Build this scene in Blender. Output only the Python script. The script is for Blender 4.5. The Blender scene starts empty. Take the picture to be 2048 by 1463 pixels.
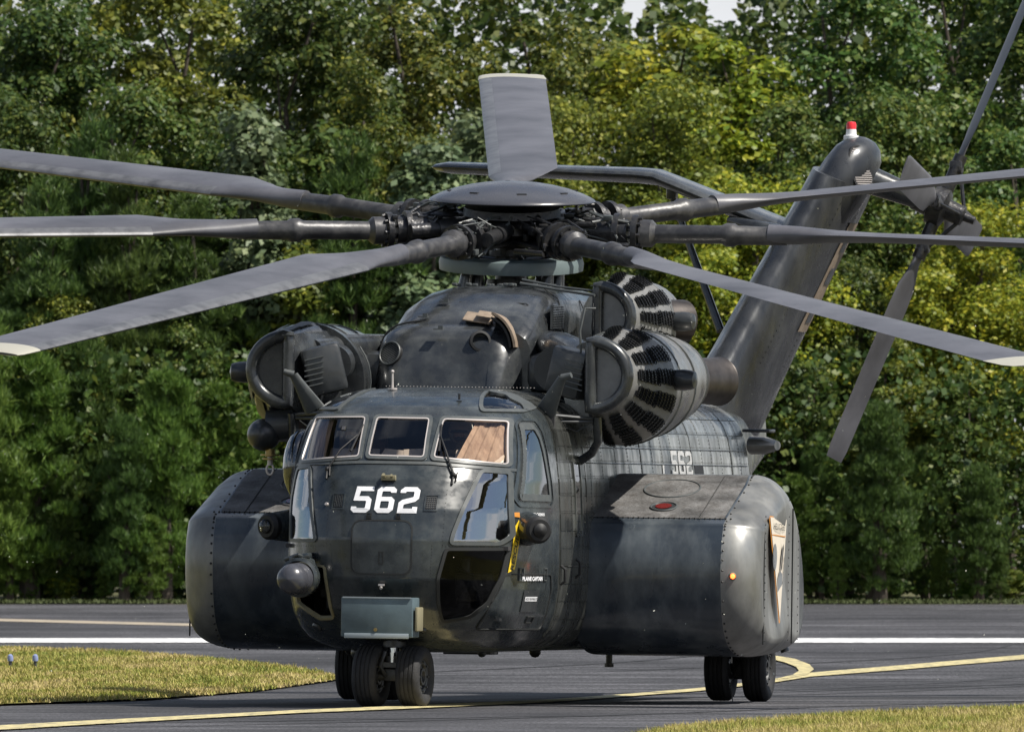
import bpy, bmesh, math, random
import numpy as np
from mathutils import Vector, Matrix, Euler
from mathutils.geometry import tessellate_polygon
R = math.radians
SC = bpy.context.scene
COL = SC.collection
# ------------------------------------------------------------------ camera
F_PX = 39167.0
cam_d = bpy.data.cameras.new('camera'); cam = bpy.data.objects.new('camera', cam_d); COL.objects.link(cam)
cam.location = (0, 0, 1.6)
cam.rotation_euler = (R(90)+math.atan(365.5/F_PX), 0, 0)
cam_d.sensor_width = 36; cam_d.lens = F_PX/2048*36
cam_d.clip_start = 1; cam_d.clip_end = 6000
cam_d.dof.use_dof = True; cam_d.dof.focus_distance = 200; cam_d.dof.aperture_fstop = 14
SC.camera = cam
# ------------------------------------------------------------------ sky
SUN_EL, SUN_AZ = R(54), R(112)     # azimuth clockwise from +Y (the view direction)
w = bpy.data.worlds.new('World'); SC.world = w; w.use_nodes = True
nt = w.node_tree; N = nt.nodes; L = nt.links; N.clear()
out = N.new('ShaderNodeOutputWorld'); bg = N.new('ShaderNodeBackground')
sky = N.new('ShaderNodeTexSky'); sky.sky_type = 'NISHITA'; sky.sun_disc = False
sky.sun_elevation = SUN_EL; sky.sun_rotation = SUN_AZ
tc = N.new('ShaderNodeTexCoord'); mp = N.new('ShaderNodeMapping'); mp.inputs['Scale'].default_value = (1, 1, 2.4)
no = N.new('ShaderNodeTexNoise'); no.inputs['Scale'].default_value = 2.6; no.inputs['Detail'].default_value = 9; no.inputs['Roughness'].default_value = .58
rp = N.new('ShaderNodeValToRGB'); rp.color_ramp.elements[0].position = .50; rp.color_ramp.elements[1].position = .62
mx = N.new('ShaderNodeMixRGB'); mx.inputs[2].default_value = (8.6, 8.8, 9.2, 1)
# cloud cover thickens towards the horizon, shaped clearer overhead so the upper panes reflect darker
sx = N.new('ShaderNodeSeparateXYZ'); L.new(tc.outputs['Generated'], sx.inputs[0])
ch = N.new('ShaderNodeMapRange'); ch.inputs[1].default_value = 0; ch.inputs[2].default_value = .9; ch.inputs[3].default_value = .07; ch.inputs[4].default_value = -.06; L.new(sx.outputs['Z'], ch.inputs[0])
ca = N.new('ShaderNodeMath'); ca.operation = 'ADD'; L.new(ch.outputs[0], ca.inputs[0]); L.new(no.outputs[0], ca.inputs[1])
L.new(tc.outputs['Generated'], mp.inputs[0]); L.new(mp.outputs[0], no.inputs[0]); L.new(ca.outputs[0], rp.inputs[0])
L.new(rp.outputs[0], mx.inputs[0]); L.new(sky.outputs[0], mx.inputs[1]); L.new(mx.outputs[0], bg.inputs[0])
bg.inputs[1].default_value = 0.062; L.new(bg.outputs[0], out.inputs[0])
sd = bpy.data.lights.new('sun', 'SUN'); sd.energy = 4.6; sd.angle = R(.5); sd.color = (1, .95, .86)
sun = bpy.data.objects.new('sun', sd); COL.objects.link(sun)
sdir = Vector((math.sin(SUN_AZ)*math.cos(SUN_EL), math.cos(SUN_AZ)*math.cos(SUN_EL), math.sin(SUN_EL)))
sun.rotation_euler = sdir.to_track_quat('Z', 'Y').to_euler()
vs = SC.view_settings; vs.view_transform = 'Standard'; vs.look = 'None'; vs.gamma = 1; vs.exposure = 0.68; vs.use_curve_mapping = False
# ------------------------------------------------------------------ helpers
rnd = random.Random(7)
def link(o, parent=None):
    COL.objects.link(o)
    if parent is not None: o.parent = parent
    return o
def mesh(name, vs, fs, mat, parent=None, smooth=False, label=None, kind=None, mats=None, midx=None, autosm=None):
    me = bpy.data.meshes.new(name); me.from_pydata([tuple(v) for v in vs], [], fs); me.validate()
    if mats:
        for m in mats: me.materials.append(m)
        if midx:
            for p, i in zip(me.polygons, midx): p.material_index = i
    else: me.materials.append(mat)
    if smooth: me.shade_smooth()
    if autosm: me.set_sharp_from_angle(angle=R(autosm))
    o = bpy.data.objects.new(name, me); link(o, parent)
    if label: o['label'] = label
    if kind: o['kind'] = kind
    return o
def top(o, label, cat, group=None):
    o['label'] = label; o['category'] = cat
    if group: o['group'] = group
    return o
def empty(name, loc=(0, 0, 0), rot=(0, 0, 0)):
    o = bpy.data.objects.new(name, None); o.empty_display_size = .3; COL.objects.link(o)
    o.location = loc; o.rotation_euler = rot; return o
class MB:
    """collects shapes for one mesh"""
    def __init__(s): s.v = []; s.f = []
    def add(s, vs, fs):
        n = len(s.v); s.v += [tuple(v) for v in vs]; s.f += [tuple(i+n for i in f) for f in fs]; return s
    def box(s, c, d, rot=None, bev=.0):
        c = Vector(c); hx, hy, hz = d[0]/2, d[1]/2, d[2]/2
        M = rot if rot is not None else Matrix.Identity(3)
        if bev <= 0:
            vs = [c+M@Vector((x*hx, y*hy, z*hz)) for x in (-1, 1) for y in (-1, 1) for z in (-1, 1)]
            return s.add(vs, [(0, 1, 3, 2), (4, 6, 7, 5), (0, 4, 5, 1), (2, 3, 7, 6), (0, 2, 6, 4), (1, 5, 7, 3)])
        bm = bmesh.new(); bmesh.ops.create_cube(bm, size=1)
        for v in bm.verts: v.co = Vector((v.co.x*2*hx, v.co.y*2*hy, v.co.z*2*hz))
        bmesh.ops.bevel(bm, geom=bm.edges[:], offset=bev, segments=2, affect='EDGES', profile=.5)
        bm.verts.index_update()
        vs = [c+M@v.co for v in bm.verts]; fs = [tuple(v.index for v in f.verts) for f in bm.faces]; bm.free()
        return s.add(vs, fs)
    def tube(s, pts, r, n=12, cap=True):
        pts = [Vector(p) for p in pts]; m = len(pts)
        rs = r if isinstance(r, (list, tuple)) else [r]*m
        vs = []; up = None
        for i, p in enumerate(pts):
            t = (pts[min(i+1, m-1)]-pts[max(i-1, 0)])
            if t.length < 1e-9: t = Vector((0, 0, 1))
            t.normalize()
            if up is None: up = Vector((0, 0, 1)) if abs(t.z) < .9 else Vector((1, 0, 0))
            a = t.cross(up).normalized(); b = a.cross(t).normalized(); up = b
            for k in range(n):
                q = 2*math.pi*k/n; vs.append(p+(a*math.cos(q)+b*math.sin(q))*rs[i])
        fs = [(i*n+k, i*n+(k+1) % n, (i+1)*n+(k+1) % n, (i+1)*n+k) for i in range(m-1) for k in range(n)]
        if cap: fs += [tuple(range(n-1, -1, -1)), tuple((m-1)*n+k for k in range(n))]
        return s.add(vs, fs)
    def ring_tube(s, pts, r, n=10):     # closed loop tube
        pts = [Vector(p) for p in pts]; m = len(pts); vs = []
        nrm = (pts[m//4]-pts[0]).cross(pts[m//2]-pts[0]).normalized()
        for i, p in enumerate(pts):
            t = (pts[(i+1) % m]-pts[i-1]).normalized(); a = t.cross(nrm).normalized()
            for k in range(n):
                q = 2*math.pi*k/n; vs.append(p+(a*math.cos(q)+nrm*math.sin(q))*r)
        fs = [(i*n+k, i*n+(k+1) % n, ((i+1) % m)*n+(k+1) % n, ((i+1) % m)*n+k) for i in range(m) for k in range(n)]
        return s.add(vs, fs)
    def lathe(s, prof, o, ax, n=32, a0=0, a1=2*math.pi):   # prof: (radius, height along axis)
        o = Vector(o); ax = Vector(ax).normalized()
        u = ax.cross(Vector((0, 0, 1)) if abs(ax.z) < .9 else Vector((1, 0, 0))).normalized(); v = ax.cross(u)
        vs = [o+ax*h+(u*math.cos(2*math.pi*k/n)+v*math.sin(2*math.pi*k/n))*max(r, 1e-4) for r, h in prof for k in range(n)]
        m = len(prof)
        fs = [(i*n+k, i*n+(k+1) % n, (i+1)*n+(k+1) % n, (i+1)*n+k) for i in range(m-1) for k in range(n)]
        return s.add(vs, fs)
    def loft(s, rings, cap0=True, cap1=True, closed=True):
        n = len(rings[0]); m = len(rings)
        vs = [p for r in rings for p in r]; kk = n if closed else n-1
        fs = [(i*n+k, i*n+(k+1) % n, (i+1)*n+(k+1) % n, (i+1)*n+k) for i in range(m-1) for k in range(kk)]
        if cap0: fs.append(tuple(range(n-1, -1, -1)))
        if cap1: fs.append(tuple((m-1)*n+k for k in range(n)))
        return s.add(vs, fs)
    def ball(s, c, r, sc=(1, 1, 1), n=20):
        m = n//2; c = Vector(c)
        rings = [[c+Vector((math.sin(math.pi*i/m)*math.cos(2*math.pi*k/n)*r*sc[0], math.sin(math.pi*i/m)*math.sin(2*math.pi*k/n)*r*sc[1], math.cos(math.pi*i/m)*r*sc[2])) for k in range(n)] for i in range(1, m)]
        rings = [[c+Vector((0, 0, r*sc[2]))]*n]+rings+[[c-Vector((0, 0, r*sc[2]))]*n]
        return s.loft(rings, False, False)
    def build(s, name, mat, parent=None, smooth=True, fix=True, ang=35, **k):
        me = bpy.data.meshes.new(name); me.from_pydata(s.v, [], s.f)
        bm = bmesh.new(); bm.from_mesh(me)
        if fix:
            bmesh.ops.remove_doubles(bm, verts=bm.verts, dist=1e-5)
            bmesh.ops.recalc_face_normals(bm, faces=bm.faces)
        bm.to_mesh(me); bm.free()
        me.materials.append(mat)
        if smooth: me.shade_smooth(); me.set_sharp_from_angle(angle=R(ang))
        o = bpy.data.objects.new(name, me); link(o, parent)
        for a, b in k.items(): o[a] = b
        return o
def sell(cx, cz, a, b, n=3., m=40, y=0):      # superellipse ring in the x-z plane
    r = []
    for k in range(m):
        t = 2*math.pi*k/m; c, s_ = math.cos(t), math.sin(t)
        r.append(Vector((cx+a*math.copysign(abs(c)**(2/n), c), y, cz+b*math.copysign(abs(s_)**(2/n), s_))))
    return r
def inside(p, poly):
    x, y = p; c = False; j = len(poly)-1
    for i in range(len(poly)):
        xi, yi = poly[i]; xj, yj = poly[j]
        if (yi > y) != (yj > y) and x < (xj-xi)*(y-yi)/(yj-yi)+xi: c = not c
        j = i
    return c
def dens(poly, step=.04, closed=True):
    out = []; n = len(poly)
    for i in range(n if closed else n-1):
        a = Vector(poly[i]); b = Vector(poly[(i+1) % n]); m = max(1, int((b-a).length/step))
        for k in range(m): out.append(tuple(a.lerp(b, k/m)))
    if not closed: out.append(tuple(poly[-1]))
    return out
def rounded(poly, r=.04, seg=4):
    out = []; n = len(poly)
    for i in range(n):
        p = Vector(poly[i]); a = Vector(poly[i-1]); b = Vector(poly[(i+1) % n])
        da = (a-p); db = (b-p); ra = min(r, da.length*.45, db.length*.45)
        A = p+da.normalized()*ra; B = p+db.normalized()*ra
        for k in range(seg+1):
            t = k/seg; out.append(tuple(A*(1-t)**2+p*2*t*(1-t)+B*t*t))
    return out
# surface maps: (u, v) -> point ; offset along the normal
def Mf(u, v): return Vector((u, noseY(u, v), v))                    # seen from the front: (x, z)
def Mp(u, v): return Vector(((noseX(u, v) if u < YJ else Wz(v)), u, v))   # port side: (y, z)
def Ms(u, v): p = Mp(u, v); return Vector((-p.x, p.y, p.z))
def nrm(M, u, v):
    e = .004; a = M(u+e, v)-M(u-e, v); b = M(u, v+e)-M(u, v-e); n = a.cross(b)
    if n.length < 1e-9: return Vector((0, -1, 0))
    n.normalize(); p = M(u, v)
    if n.dot(Vector((p.x*1.2, (p.y-YJ) if p.y < YJ else 0, (p.z-1.8)*.3))) < 0: n = -n
    return n
def off(M, u, v, d): return M(u, v)+nrm(M, u, v)*d
def ribbon(mb, M, poly, wdt, d0, d1, closed=True, inner=None):
    """raised strip of width wdt along a closed outline on the surface"""
    P = dens(poly, .03, closed); n = len(P); cx = sum(p[0] for p in P)/n; cy = sum(p[1] for p in P)/n
    rings = []
    for i, p in enumerate(P):
        a = Vector(P[i-1] if (closed or i > 0) else P[0]); b = Vector(P[(i+1) % n] if (closed or i < n-1) else P[-1]); t = (b-a)
        if t.length < 1e-9: t = Vector((1, 0))
        t.normalize(); s = Vector((t.y, -t.x))
        p = Vector(p); o1 = p+s*wdt/2; o2 = p-s*wdt/2
        rings.append([off(M, o1.x, o1.y, d0), off(M, o1.x, o1.y, d1), off(M, o2.x, o2.y, d1), off(M, o2.x, o2.y, d0)])
    if closed: rings.append(rings[0])
    mb.loft(rings, not closed, not closed)
def patch(M, poly, d, step=.06):
    """a sheet of the surface inside a 2-d outline (grid clipped by tessellation)"""
    P = dens(poly, step); tri = tessellate_polygon([[Vector((p[0], p[1], 0)) for p in P]])
    bm = bmesh.new(); vv = [bm.verts.new((p[0], p[1], 0)) for p in P]
    for t in tri:
        try: bm.faces.new([vv[i] for i in t])
        except ValueError: pass
    us = [p[0] for p in P]; ws = [p[1] for p in P]
    for ax, lo, hi in ((0, min(us), max(us)), (1, min(ws), max(ws))):
        k = lo+step
        while k < hi:
            co = (k, 0, 0) if ax == 0 else (0, k, 0); no_ = (1, 0, 0) if ax == 0 else (0, 1, 0)
            bmesh.ops.bisect_plane(bm, geom=bm.verts[:]+bm.edges[:]+bm.faces[:], plane_co=co, plane_no=no_); k += step
    bm.verts.index_update()
    vs = [off(M, v.co.x, v.co.y, d) for v in bm.verts]; fs = [tuple(v.index for v in f.verts) for f in bm.faces]; c2 = [(v.co.x, v.co.y) for v in bm.verts]; bm.free(); out = []
    for f in fs:      # make every face look outward
        n = (vs[f[1]]-vs[f[0]]).cross(vs[f[2]]-vs[f[0]]); m = nrm(M, *c2[f[0]])
        out.append(f if n.dot(m) >= 0 else f[::-1])
    return vs, out
def flatmap(o, ux, uy):
    o = Vector(o); ux = Vector(ux); uy = Vector(uy)
    return lambda u, v: o+ux*u+uy*v
def text2d(s, size, align='CENTER', bold=0):
    cu = bpy.data.curves.new('t', 'FONT'); cu.body = s; cu.size = size; cu.align_x = align; cu.align_y = 'CENTER'; cu.offset = bold
    o = bpy.data.objects.new('t', cu); COL.objects.link(o); dg = bpy.context.evaluated_depsgraph_get(); dg.update()
    me = o.evaluated_get(dg).to_mesh(); vs = [v.co.copy() for v in me.vertices]; fs = [tuple(p.vertices) for p in me.polygons]
    o.to_mesh_clear(); bpy.data.objects.remove(o); bpy.data.curves.remove(cu)
    return vs, fs
def writing(s, size, M, at, d, mat, parent, name='lettering', sx=1., bold=.0, rot=0, surf=True):
    vs, fs = text2d(s, size, bold=bold); cr, sr = math.cos(rot), math.sin(rot)
    if surf: pts = [off(M, at[0]+(v.x*sx*cr-v.y*sr), at[1]+(v.x*sx*sr+v.y*cr), d) for v in vs]
    else: pts = [M(at[0]+(v.x*sx*cr-v.y*sr), at[1]+(v.x*sx*sr+v.y*cr)) for v in vs]
    return mesh(name, pts, fs, mat, parent)
# ------------------------------------------------------------------ materials
def mat(name, col, rough=.5, metal=0., spec=.5, dirt=0., dcol=(.02, .02, .02), dscale=4., bump=0., bscale=30., stretch=(1, 1, 1), rvar=0., coat=0., objrand=0., coord='Object', patchy=0.):
    m = bpy.data.materials.new(name); m.use_nodes = True; nt = m.node_tree; N = nt.nodes; L = nt.links
    b = N['Principled BSDF']; b.inputs['Base Color'].default_value = (*col, 1); b.inputs['Roughness'].default_value = rough
    b.inputs['Metallic'].default_value = metal; b.inputs['Specular IOR Level'].default_value = spec; b.inputs['Coat Weight'].default_value = coat
    b.inputs['Coat Roughness'].default_value = .12
    if dirt or bump or rvar or patchy:
        tc = N.new('ShaderNodeTexCoord'); mp = N.new('ShaderNodeMapping'); mp.inputs['Scale'].default_value = stretch
        L.new(tc.outputs[coord], mp.inputs[0])
        n1 = N.new('ShaderNodeTexNoise'); n1.inputs['Scale'].default_value = dscale; n1.inputs['Detail'].default_value = 8; n1.inputs['Roughness'].default_value = .65
        L.new(mp.outputs[0], n1.inputs[0]); src = None
        if dirt:
            rp = N.new('ShaderNodeValToRGB'); rp.color_ramp.elements[0].position = .42; rp.color_ramp.elements[1].position = .72
            L.new(n1.outputs[0], rp.inputs[0])
            mm = N.new('ShaderNodeMath'); mm.operation = 'MULTIPLY'; mm.inputs[1].default_value = dirt; L.new(rp.outputs[0], mm.inputs[0])
            mx = N.new('ShaderNodeMixRGB'); mx.inputs[1].default_value = (*col, 1); mx.inputs[2].default_value = (*dcol, 1)
            L.new(mm.outputs[0], mx.inputs[0]); src = mx.outputs[0]
        if patchy:
            n3 = N.new('ShaderNodeTexNoise'); n3.inputs['Scale'].default_value = dscale*.35; n3.inputs['Detail'].default_value = 5
            L.new(mp.outputs[0], n3.inputs[0])
            mr = N.new('ShaderNodeMapRange'); mr.inputs[1].default_value = .3; mr.inputs[2].default_value = .7; mr.inputs[3].default_value = 1-patchy; mr.inputs[4].default_value = 1+patchy
            L.new(n3.outputs[0], mr.inputs[0]); mu = N.new('ShaderNodeVectorMath'); mu.operation = 'SCALE'
            if src: L.new(src, mu.inputs[0])
            else: mu.inputs[0].default_value = col
            L.new(mr.outputs[0], mu.inputs['Scale']); src = mu.outputs[0]
        if objrand:
            oi = N.new('ShaderNodeObjectInfo'); mr = N.new('ShaderNodeMapRange'); mr.inputs[3].default_value = 1-objrand; mr.inputs[4].default_value = 1+objrand
            L.new(oi.outputs['Random'], mr.inputs[0]); mu = N.new('ShaderNodeVectorMath'); mu.operation = 'SCALE'
            if src: L.new(src, mu.inputs[0])
            else: mu.inputs[0].default_value = col
            L.new(mr.outputs[0], mu.inputs['Scale']); src = mu.outputs[0]
        if src: L.new(src, b.inputs['Base Color'])
        if rvar:
            n2 = N.new('ShaderNodeTexNoise'); n2.inputs['Scale'].default_value = dscale*1.7; n2.inputs['Detail'].default_value = 5
            L.new(mp.outputs[0], n2.inputs[0]); mr = N.new('ShaderNodeMapRange'); mr.inputs[1].default_value = .35; mr.inputs[2].default_value = .65
            mr.inputs[3].default_value = max(.04, rough-rvar); mr.inputs[4].default_value = min(1, rough+rvar); L.new(n2.outputs[0], mr.inputs[0]); L.new(mr.outputs[0], b.inputs['Roughness'])
        if bump:
            n4 = N.new('ShaderNodeTexNoise'); n4.inputs['Scale'].default_value = bscale; n4.inputs['Detail'].default_value = 3
            L.new(mp.outputs[0], n4.inputs[0]); bp = N.new('ShaderNodeBump'); bp.inputs['Strength'].default_value = bump; bp.inputs['Distance'].default_value = .02
            L.new(n4.outputs[0], bp.inputs['Height']); L.new(bp.outputs[0], b.inputs['Normal'])
    return m
M_ = {}
M_['body'] = mat('grey_green_paint', (.020, .025, .028), .30, 0., .5, .55, (.068, .077, .075), 6, .25, 3.0, rvar=.1, patchy=.35, coat=.35)
M_['side'] = mat('weathered_side_paint', (.135, .140, .130), .30, .7, .5, .7, (.028, .03, .026), 3.2, .35, 5, (1, 1, .35), rvar=.12, objrand=.28, patchy=.4)
M_['cowl'] = mat('dark_cowl_paint', (.027, .030, .034), .28, .15, .5, .5, (.10, .105, .10), 5, .15, 3, rvar=.1, patchy=.4, coat=.35)
M_['dark'] = mat('dark_grey_paint', (.022, .025, .028), .42, 0, .5, .4, (.05, .052, .05), 8, .15, 9, rvar=.1, coat=.35)
M_['black'] = mat('black_opening', (.006, .006, .007), .6)
M_['spon'] = mat('sponson_front_paint', (.024, .031, .040), .32, 0., .5, .9, (.105, .118, .125), 2.4, .25, 2.5, (1, 1, .45), rvar=.1, patchy=.45, coat=.35)
M_['sponcap'] = mat('sponson_cap_paint', (.25, .25, .24), .40, .55, .5, .5, (.045, .045, .042), 3, .2, 3, (1, 1, .5), rvar=.1, patchy=.35)
M_['walk'] = mat('worn_walkway_coating', (.105, .103, .102), .7, 0, .4, .9, (.045, .040, .036), 9, .6, 30, patchy=.5)
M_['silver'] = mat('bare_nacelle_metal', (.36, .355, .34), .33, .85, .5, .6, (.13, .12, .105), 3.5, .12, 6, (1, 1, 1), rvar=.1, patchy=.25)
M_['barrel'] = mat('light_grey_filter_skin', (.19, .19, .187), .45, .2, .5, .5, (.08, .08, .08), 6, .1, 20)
M_['exh'] = mat('burnt_exhaust_metal', (.085, .075, .070), .4, .7, .5, .6, (.02, .018, .017), 7, .1, 9)
M_['bare'] = mat('sheen_buckled_skin', (.34, .345, .33), .30, .75, .5, .85, (.07, .068, .06), 4.5, .9, 2.2, (1, 1, .4), rvar=.12, objrand=.3, patchy=.35)  # worn buckled skin, with the silvery sky sheen put into its brighter colour
M_['oldwhite'] = mat('faded_white_marking', (.42, .42, .42), .5, 0, .5, .6, (.2, .2, .2), 12)
M_['erosion'] = mat('leading_edge_metal', (.20, .20, .205), .4, .6, .5, .8, (.06, .06, .065), 5)
M_['tan'] = mat('tan_scoop_paint', (.25, .195, .145), .55, 0, .4, .6, (.10, .07, .045), 9, .2, 20)
M_['hub'] = mat('oily_hub_metal', (.035, .036, .04), .38, .6, .5, .7, (.09, .085, .08), 14, .3, 30)
M_['dome'] = mat('hub_cap_paint', (.050, .052, .062), .27, 0., .5, .5, (.05, .05, .058), 3, .05, 3, rvar=.05)
M_['fin'] = mat('tail_fin_paint', (.036, .039, .045), .30, .35, .5, .6, (.09, .092, .092), 4, .15, 4, (1, 1, .6), rvar=.1, patchy=.4)
M_['tipc'] = mat('pale_blade_tip', (.33, .32, .27), .45)
M_['blade'] = mat('rotor_blade_paint', (.088, .088, .10), .42, 0, .5, .8, (.040, .040, .046), 1.6, .08, 9, patchy=.3)
M_['cuff'] = mat('worn_blade_cuff', (.038, .038, .042), .42, .3, .5, .6, (.16, .155, .15), 5, .2, 12)
M_['ring'] = mat('grey_green_ring_paint', (.12, .155, .16), .45, 0, .5, .4, (.06, .075, .08), 5, .1, 9)
M_['boxp'] = mat('blue_grey_box_paint', (.085, .12, .135), .42, .1, .5, .5, (.05, .07, .08), 7, .1, 9, patchy=.25)
M_['boxe'] = mat('bare_box_edge', (.30, .34, .36), .4, .3)
M_['tyre'] = mat('tyre_rubber', (.020, .020, .022), .72, 0, .35, .6, (.045, .044, .043), 12, .2, 40)
M_['rim'] = mat('wheel_rim_paint', (.05, .052, .055), .45, .4, .5, .5, (.12, .12, .12), 14)
M_['chrome'] = mat('polished_strut', (.75, .75, .76), .15, 1)
M_['frame'] = mat('window_frame_paint', (.055, .062, .064), .45, 0, .5, .4, (.12, .12, .11), 12)
M_['seal'] = mat('bright_window_seal', (.48, .44, .42), .4, .3)
M_['white'] = mat('white_marking', (.74, .74, .76), .5, 0, .5, .25, (.4, .4, .42), 20)
M_['yellow'] = mat('yellow_marking', (.72, .50, .02), .5)
M_['orange'] = mat('orange_marking', (.55, .22, .03), .5)
M_['cream'] = mat('cream_pennant', (.62, .56, .47), .5, 0, .4, .4, (.42, .36, .28), 9)
M_['ink'] = mat('dark_print', (.02, .02, .02), .6)
M_['greyink'] = mat('grey_print', (.16, .17, .18), .6)
M_['seam'] = mat('seam_dark', (.010, .011, .011), .7)
M_['rivet'] = mat('dark_rivet', (.012, .012, .012), .5, .2)
M_['brass'] = mat('brass_fitting', (.30, .22, .09), .35, .8)
M_['edging'] = mat('worn_yellowish_edging', (.20, .18, .11), .55)
M_['inner'] = mat('cockpit_interior', (.035, .034, .035), .7)
M_['redlens'] = mat('red_lens', (.16, .012, .010), .12, 0, .6, coat=1)
M_['redcap'] = mat('red_lamp_glass', (.75, .03, .04), .25)
M_['suit'] = mat('flight_suit', (.34, .28, .20), .85, bump=.4, bscale=20)
M_['helmet'] = mat('white_helmet', (.70, .68, .60), .35)
M_['skin'] = mat('skin', (.42, .25, .18), .55)
M_['seat'] = mat('tan_seat_cover', (.46, .34, .24), .8, 0, .3, .9, (.16, .10, .07), 5, .4, 12, (1.6, 1, .35), patchy=.4)
def emit(name, col, st):
    m = bpy.data.materials.new(name); m.use_nodes = True; b = m.node_tree.nodes['Principled BSDF']
    b.inputs['Base Color'].default_value = (*col, 1); b.inputs['Emission Color'].default_value = (*col, 1); b.inputs['Emission Strength'].default_value = st; return m
M_['navred'] = emit('lit_red_lamp', (1, .10, .02), 5)
M_['navgreen'] = emit('lit_green_lamp', (.05, 1, .6), 3)
def glass(name, tint, ior=1.7, tr=.5):
    m = bpy.data.materials.new(name); m.use_nodes = True; nt = m.node_tree; N = nt.nodes; L = nt.links; N.clear()
    o = N.new('ShaderNodeOutputMaterial'); mix = N.new('ShaderNodeMixShader'); t = N.new('ShaderNodeBsdfTransparent'); g = N.new('ShaderNodeBsdfGlossy')
    t.inputs[0].default_value = (*tint, 1); g.inputs['Roughness'].default_value = .03; g.inputs[0].default_value = (.95, .97, 1, 1)
    fr = N.new('ShaderNodeFresnel'); fr.inputs[0].default_value = ior
    L.new(fr.outputs[0], mix.inputs[0]); L.new(t.outputs[0], mix.inputs[1]); L.new(g.outputs[0], mix.inputs[2]); L.new(mix.outputs[0], o.inputs[0])
    return m
M_['glass'] = glass('windscreen_glass', (.84, .80, .78), 1.5)
M_['glassd'] = glass('tinted_lower_glass', (.30, .32, .34), 2.1)
M_['glassk'] = glass('chin_glass', (.5, .5, .5), 1.3)
M_['glassl'] = glass('lower_nose_glass', (.50, .50, .52), 4.2)
M_['glassc'] = glass('clear_glass', (.85, .86, .86), 1.5)
# ------------------------------------------------------------------ helicopter body surface
YJ = 1.9          # station where the nose meets the cabin
NX = 2.7
def interp(tab, v):
    if v <= tab[0][0]: return tab[0][1]
    for (a, fa), (b, fb) in zip(tab, tab[1:]):
        if v <= b:
            t = (v-a)/(b-a); return fa+(fb-fa)*t
    return tab[-1][1]
ZB, ZT = 0.55, 3.25
WT = [(.55, .0), (.553, .45), (.565, .72), (.59, .90), (.63, 1.02), (.70, 1.13), (.8, 1.205), (.95, 1.265), (1.2, 1.305), (1.5, 1.315), (1.9, 1.31),
      (2.3, 1.29), (2.6, 1.255), (2.8, 1.215), (2.92, 1.165), (3.0, 1.11), (3.07, 1.03), (3.13, .93), (3.18, .80), (3.22, .62), (3.243, .38), (3.25, 0)]
def Wz(z): return interp(WT, z)          # half width of the fuselage at height z
YF = [(.55, 1.3), (.56, .8), (.6, .3), (.68, -.05), (.8, -.28), (1.0, -.50), (1.3, -.62), (1.7, -.63), (2.0, -.55), (2.3, -.38),
      (2.5, -.22), (2.7, .03), (2.93, .36), (3.05, .60), (3.14, .92), (3.2, 1.3), (3.25, 1.9)]
def yf(z): return interp(YF, z)
def noseY(x, z):
    w = max(Wz(z), 1e-4); L = YJ-yf(z)
    r = min(1., abs(x)/w)
    return YJ - L*max(0., 1-r**NX)**(1/NX)
def noseX(y, z):
    L = max(YJ-yf(z), 1e-4)
    r = min(1., max(0., (YJ-y)/L))
    return Wz(z)*max(0., 1-r**NX)**(1/NX)
# ------------------------------------------------------------------ ground
def gz(y):        # the field is level, then rises gently towards the wood
    if y <= 215: return 0.
    if y < 235: return .00494*(y-215)**2/40
    return .00494*(y-225)
def sheet(name, top_e, bot_e, dz, m, kind='structure', step=4.0, parent=None):
    """strip between two polylines (X, distance) with equal point counts"""
    vs = []; fs = []; mcols = None
    for i in range(len(top_e)-1):
        a0, a1, b0, b1 = top_e[i], top_e[i+1], bot_e[i], bot_e[i+1]
        nseg = max(1, int(max(abs(a1[0]-a0[0]), abs(a1[1]-a0[1]))/6)); nc = max(1, int(max(abs(a0[1]-b0[1]), abs(a1[1]-b1[1]))/step))
        for k in range(nseg+1):
            t = k/nseg; A = (a0[0]+(a1[0]-a0[0])*t, a0[1]+(a1[1]-a0[1])*t); B = (b0[0]+(b1[0]-b0[0])*t, b0[1]+(b1[1]-b0[1])*t)
            for j in range(nc+1):
                q = j/nc; x = A[0]+(B[0]-A[0])*q; y = A[1]+(B[1]-A[1])*q; vs.append((x, y, gz(y)+dz))
        base = len(vs)-(nseg+1)*(nc+1)
        for k in range(nseg):
            for j in range(nc):
                q = base+k*(nc+1)+j; fs.append((q, q+1, q+nc+2, q+nc+1))
    o = mesh(name, vs, fs, m, parent)
    bm = bmesh.new(); bm.from_mesh(o.data); bmesh.ops.remove_doubles(bm, verts=bm.verts, dist=.001); bmesh.ops.recalc_face_normals(bm, faces=bm.faces)
    if sum(f.normal.z for f in bm.faces) < 0: bmesh.ops.reverse_faces(bm, faces=bm.faces)
    bm.to_mesh(o.data); bm.free()
    if kind: o['kind'] = kind
    return o
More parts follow.
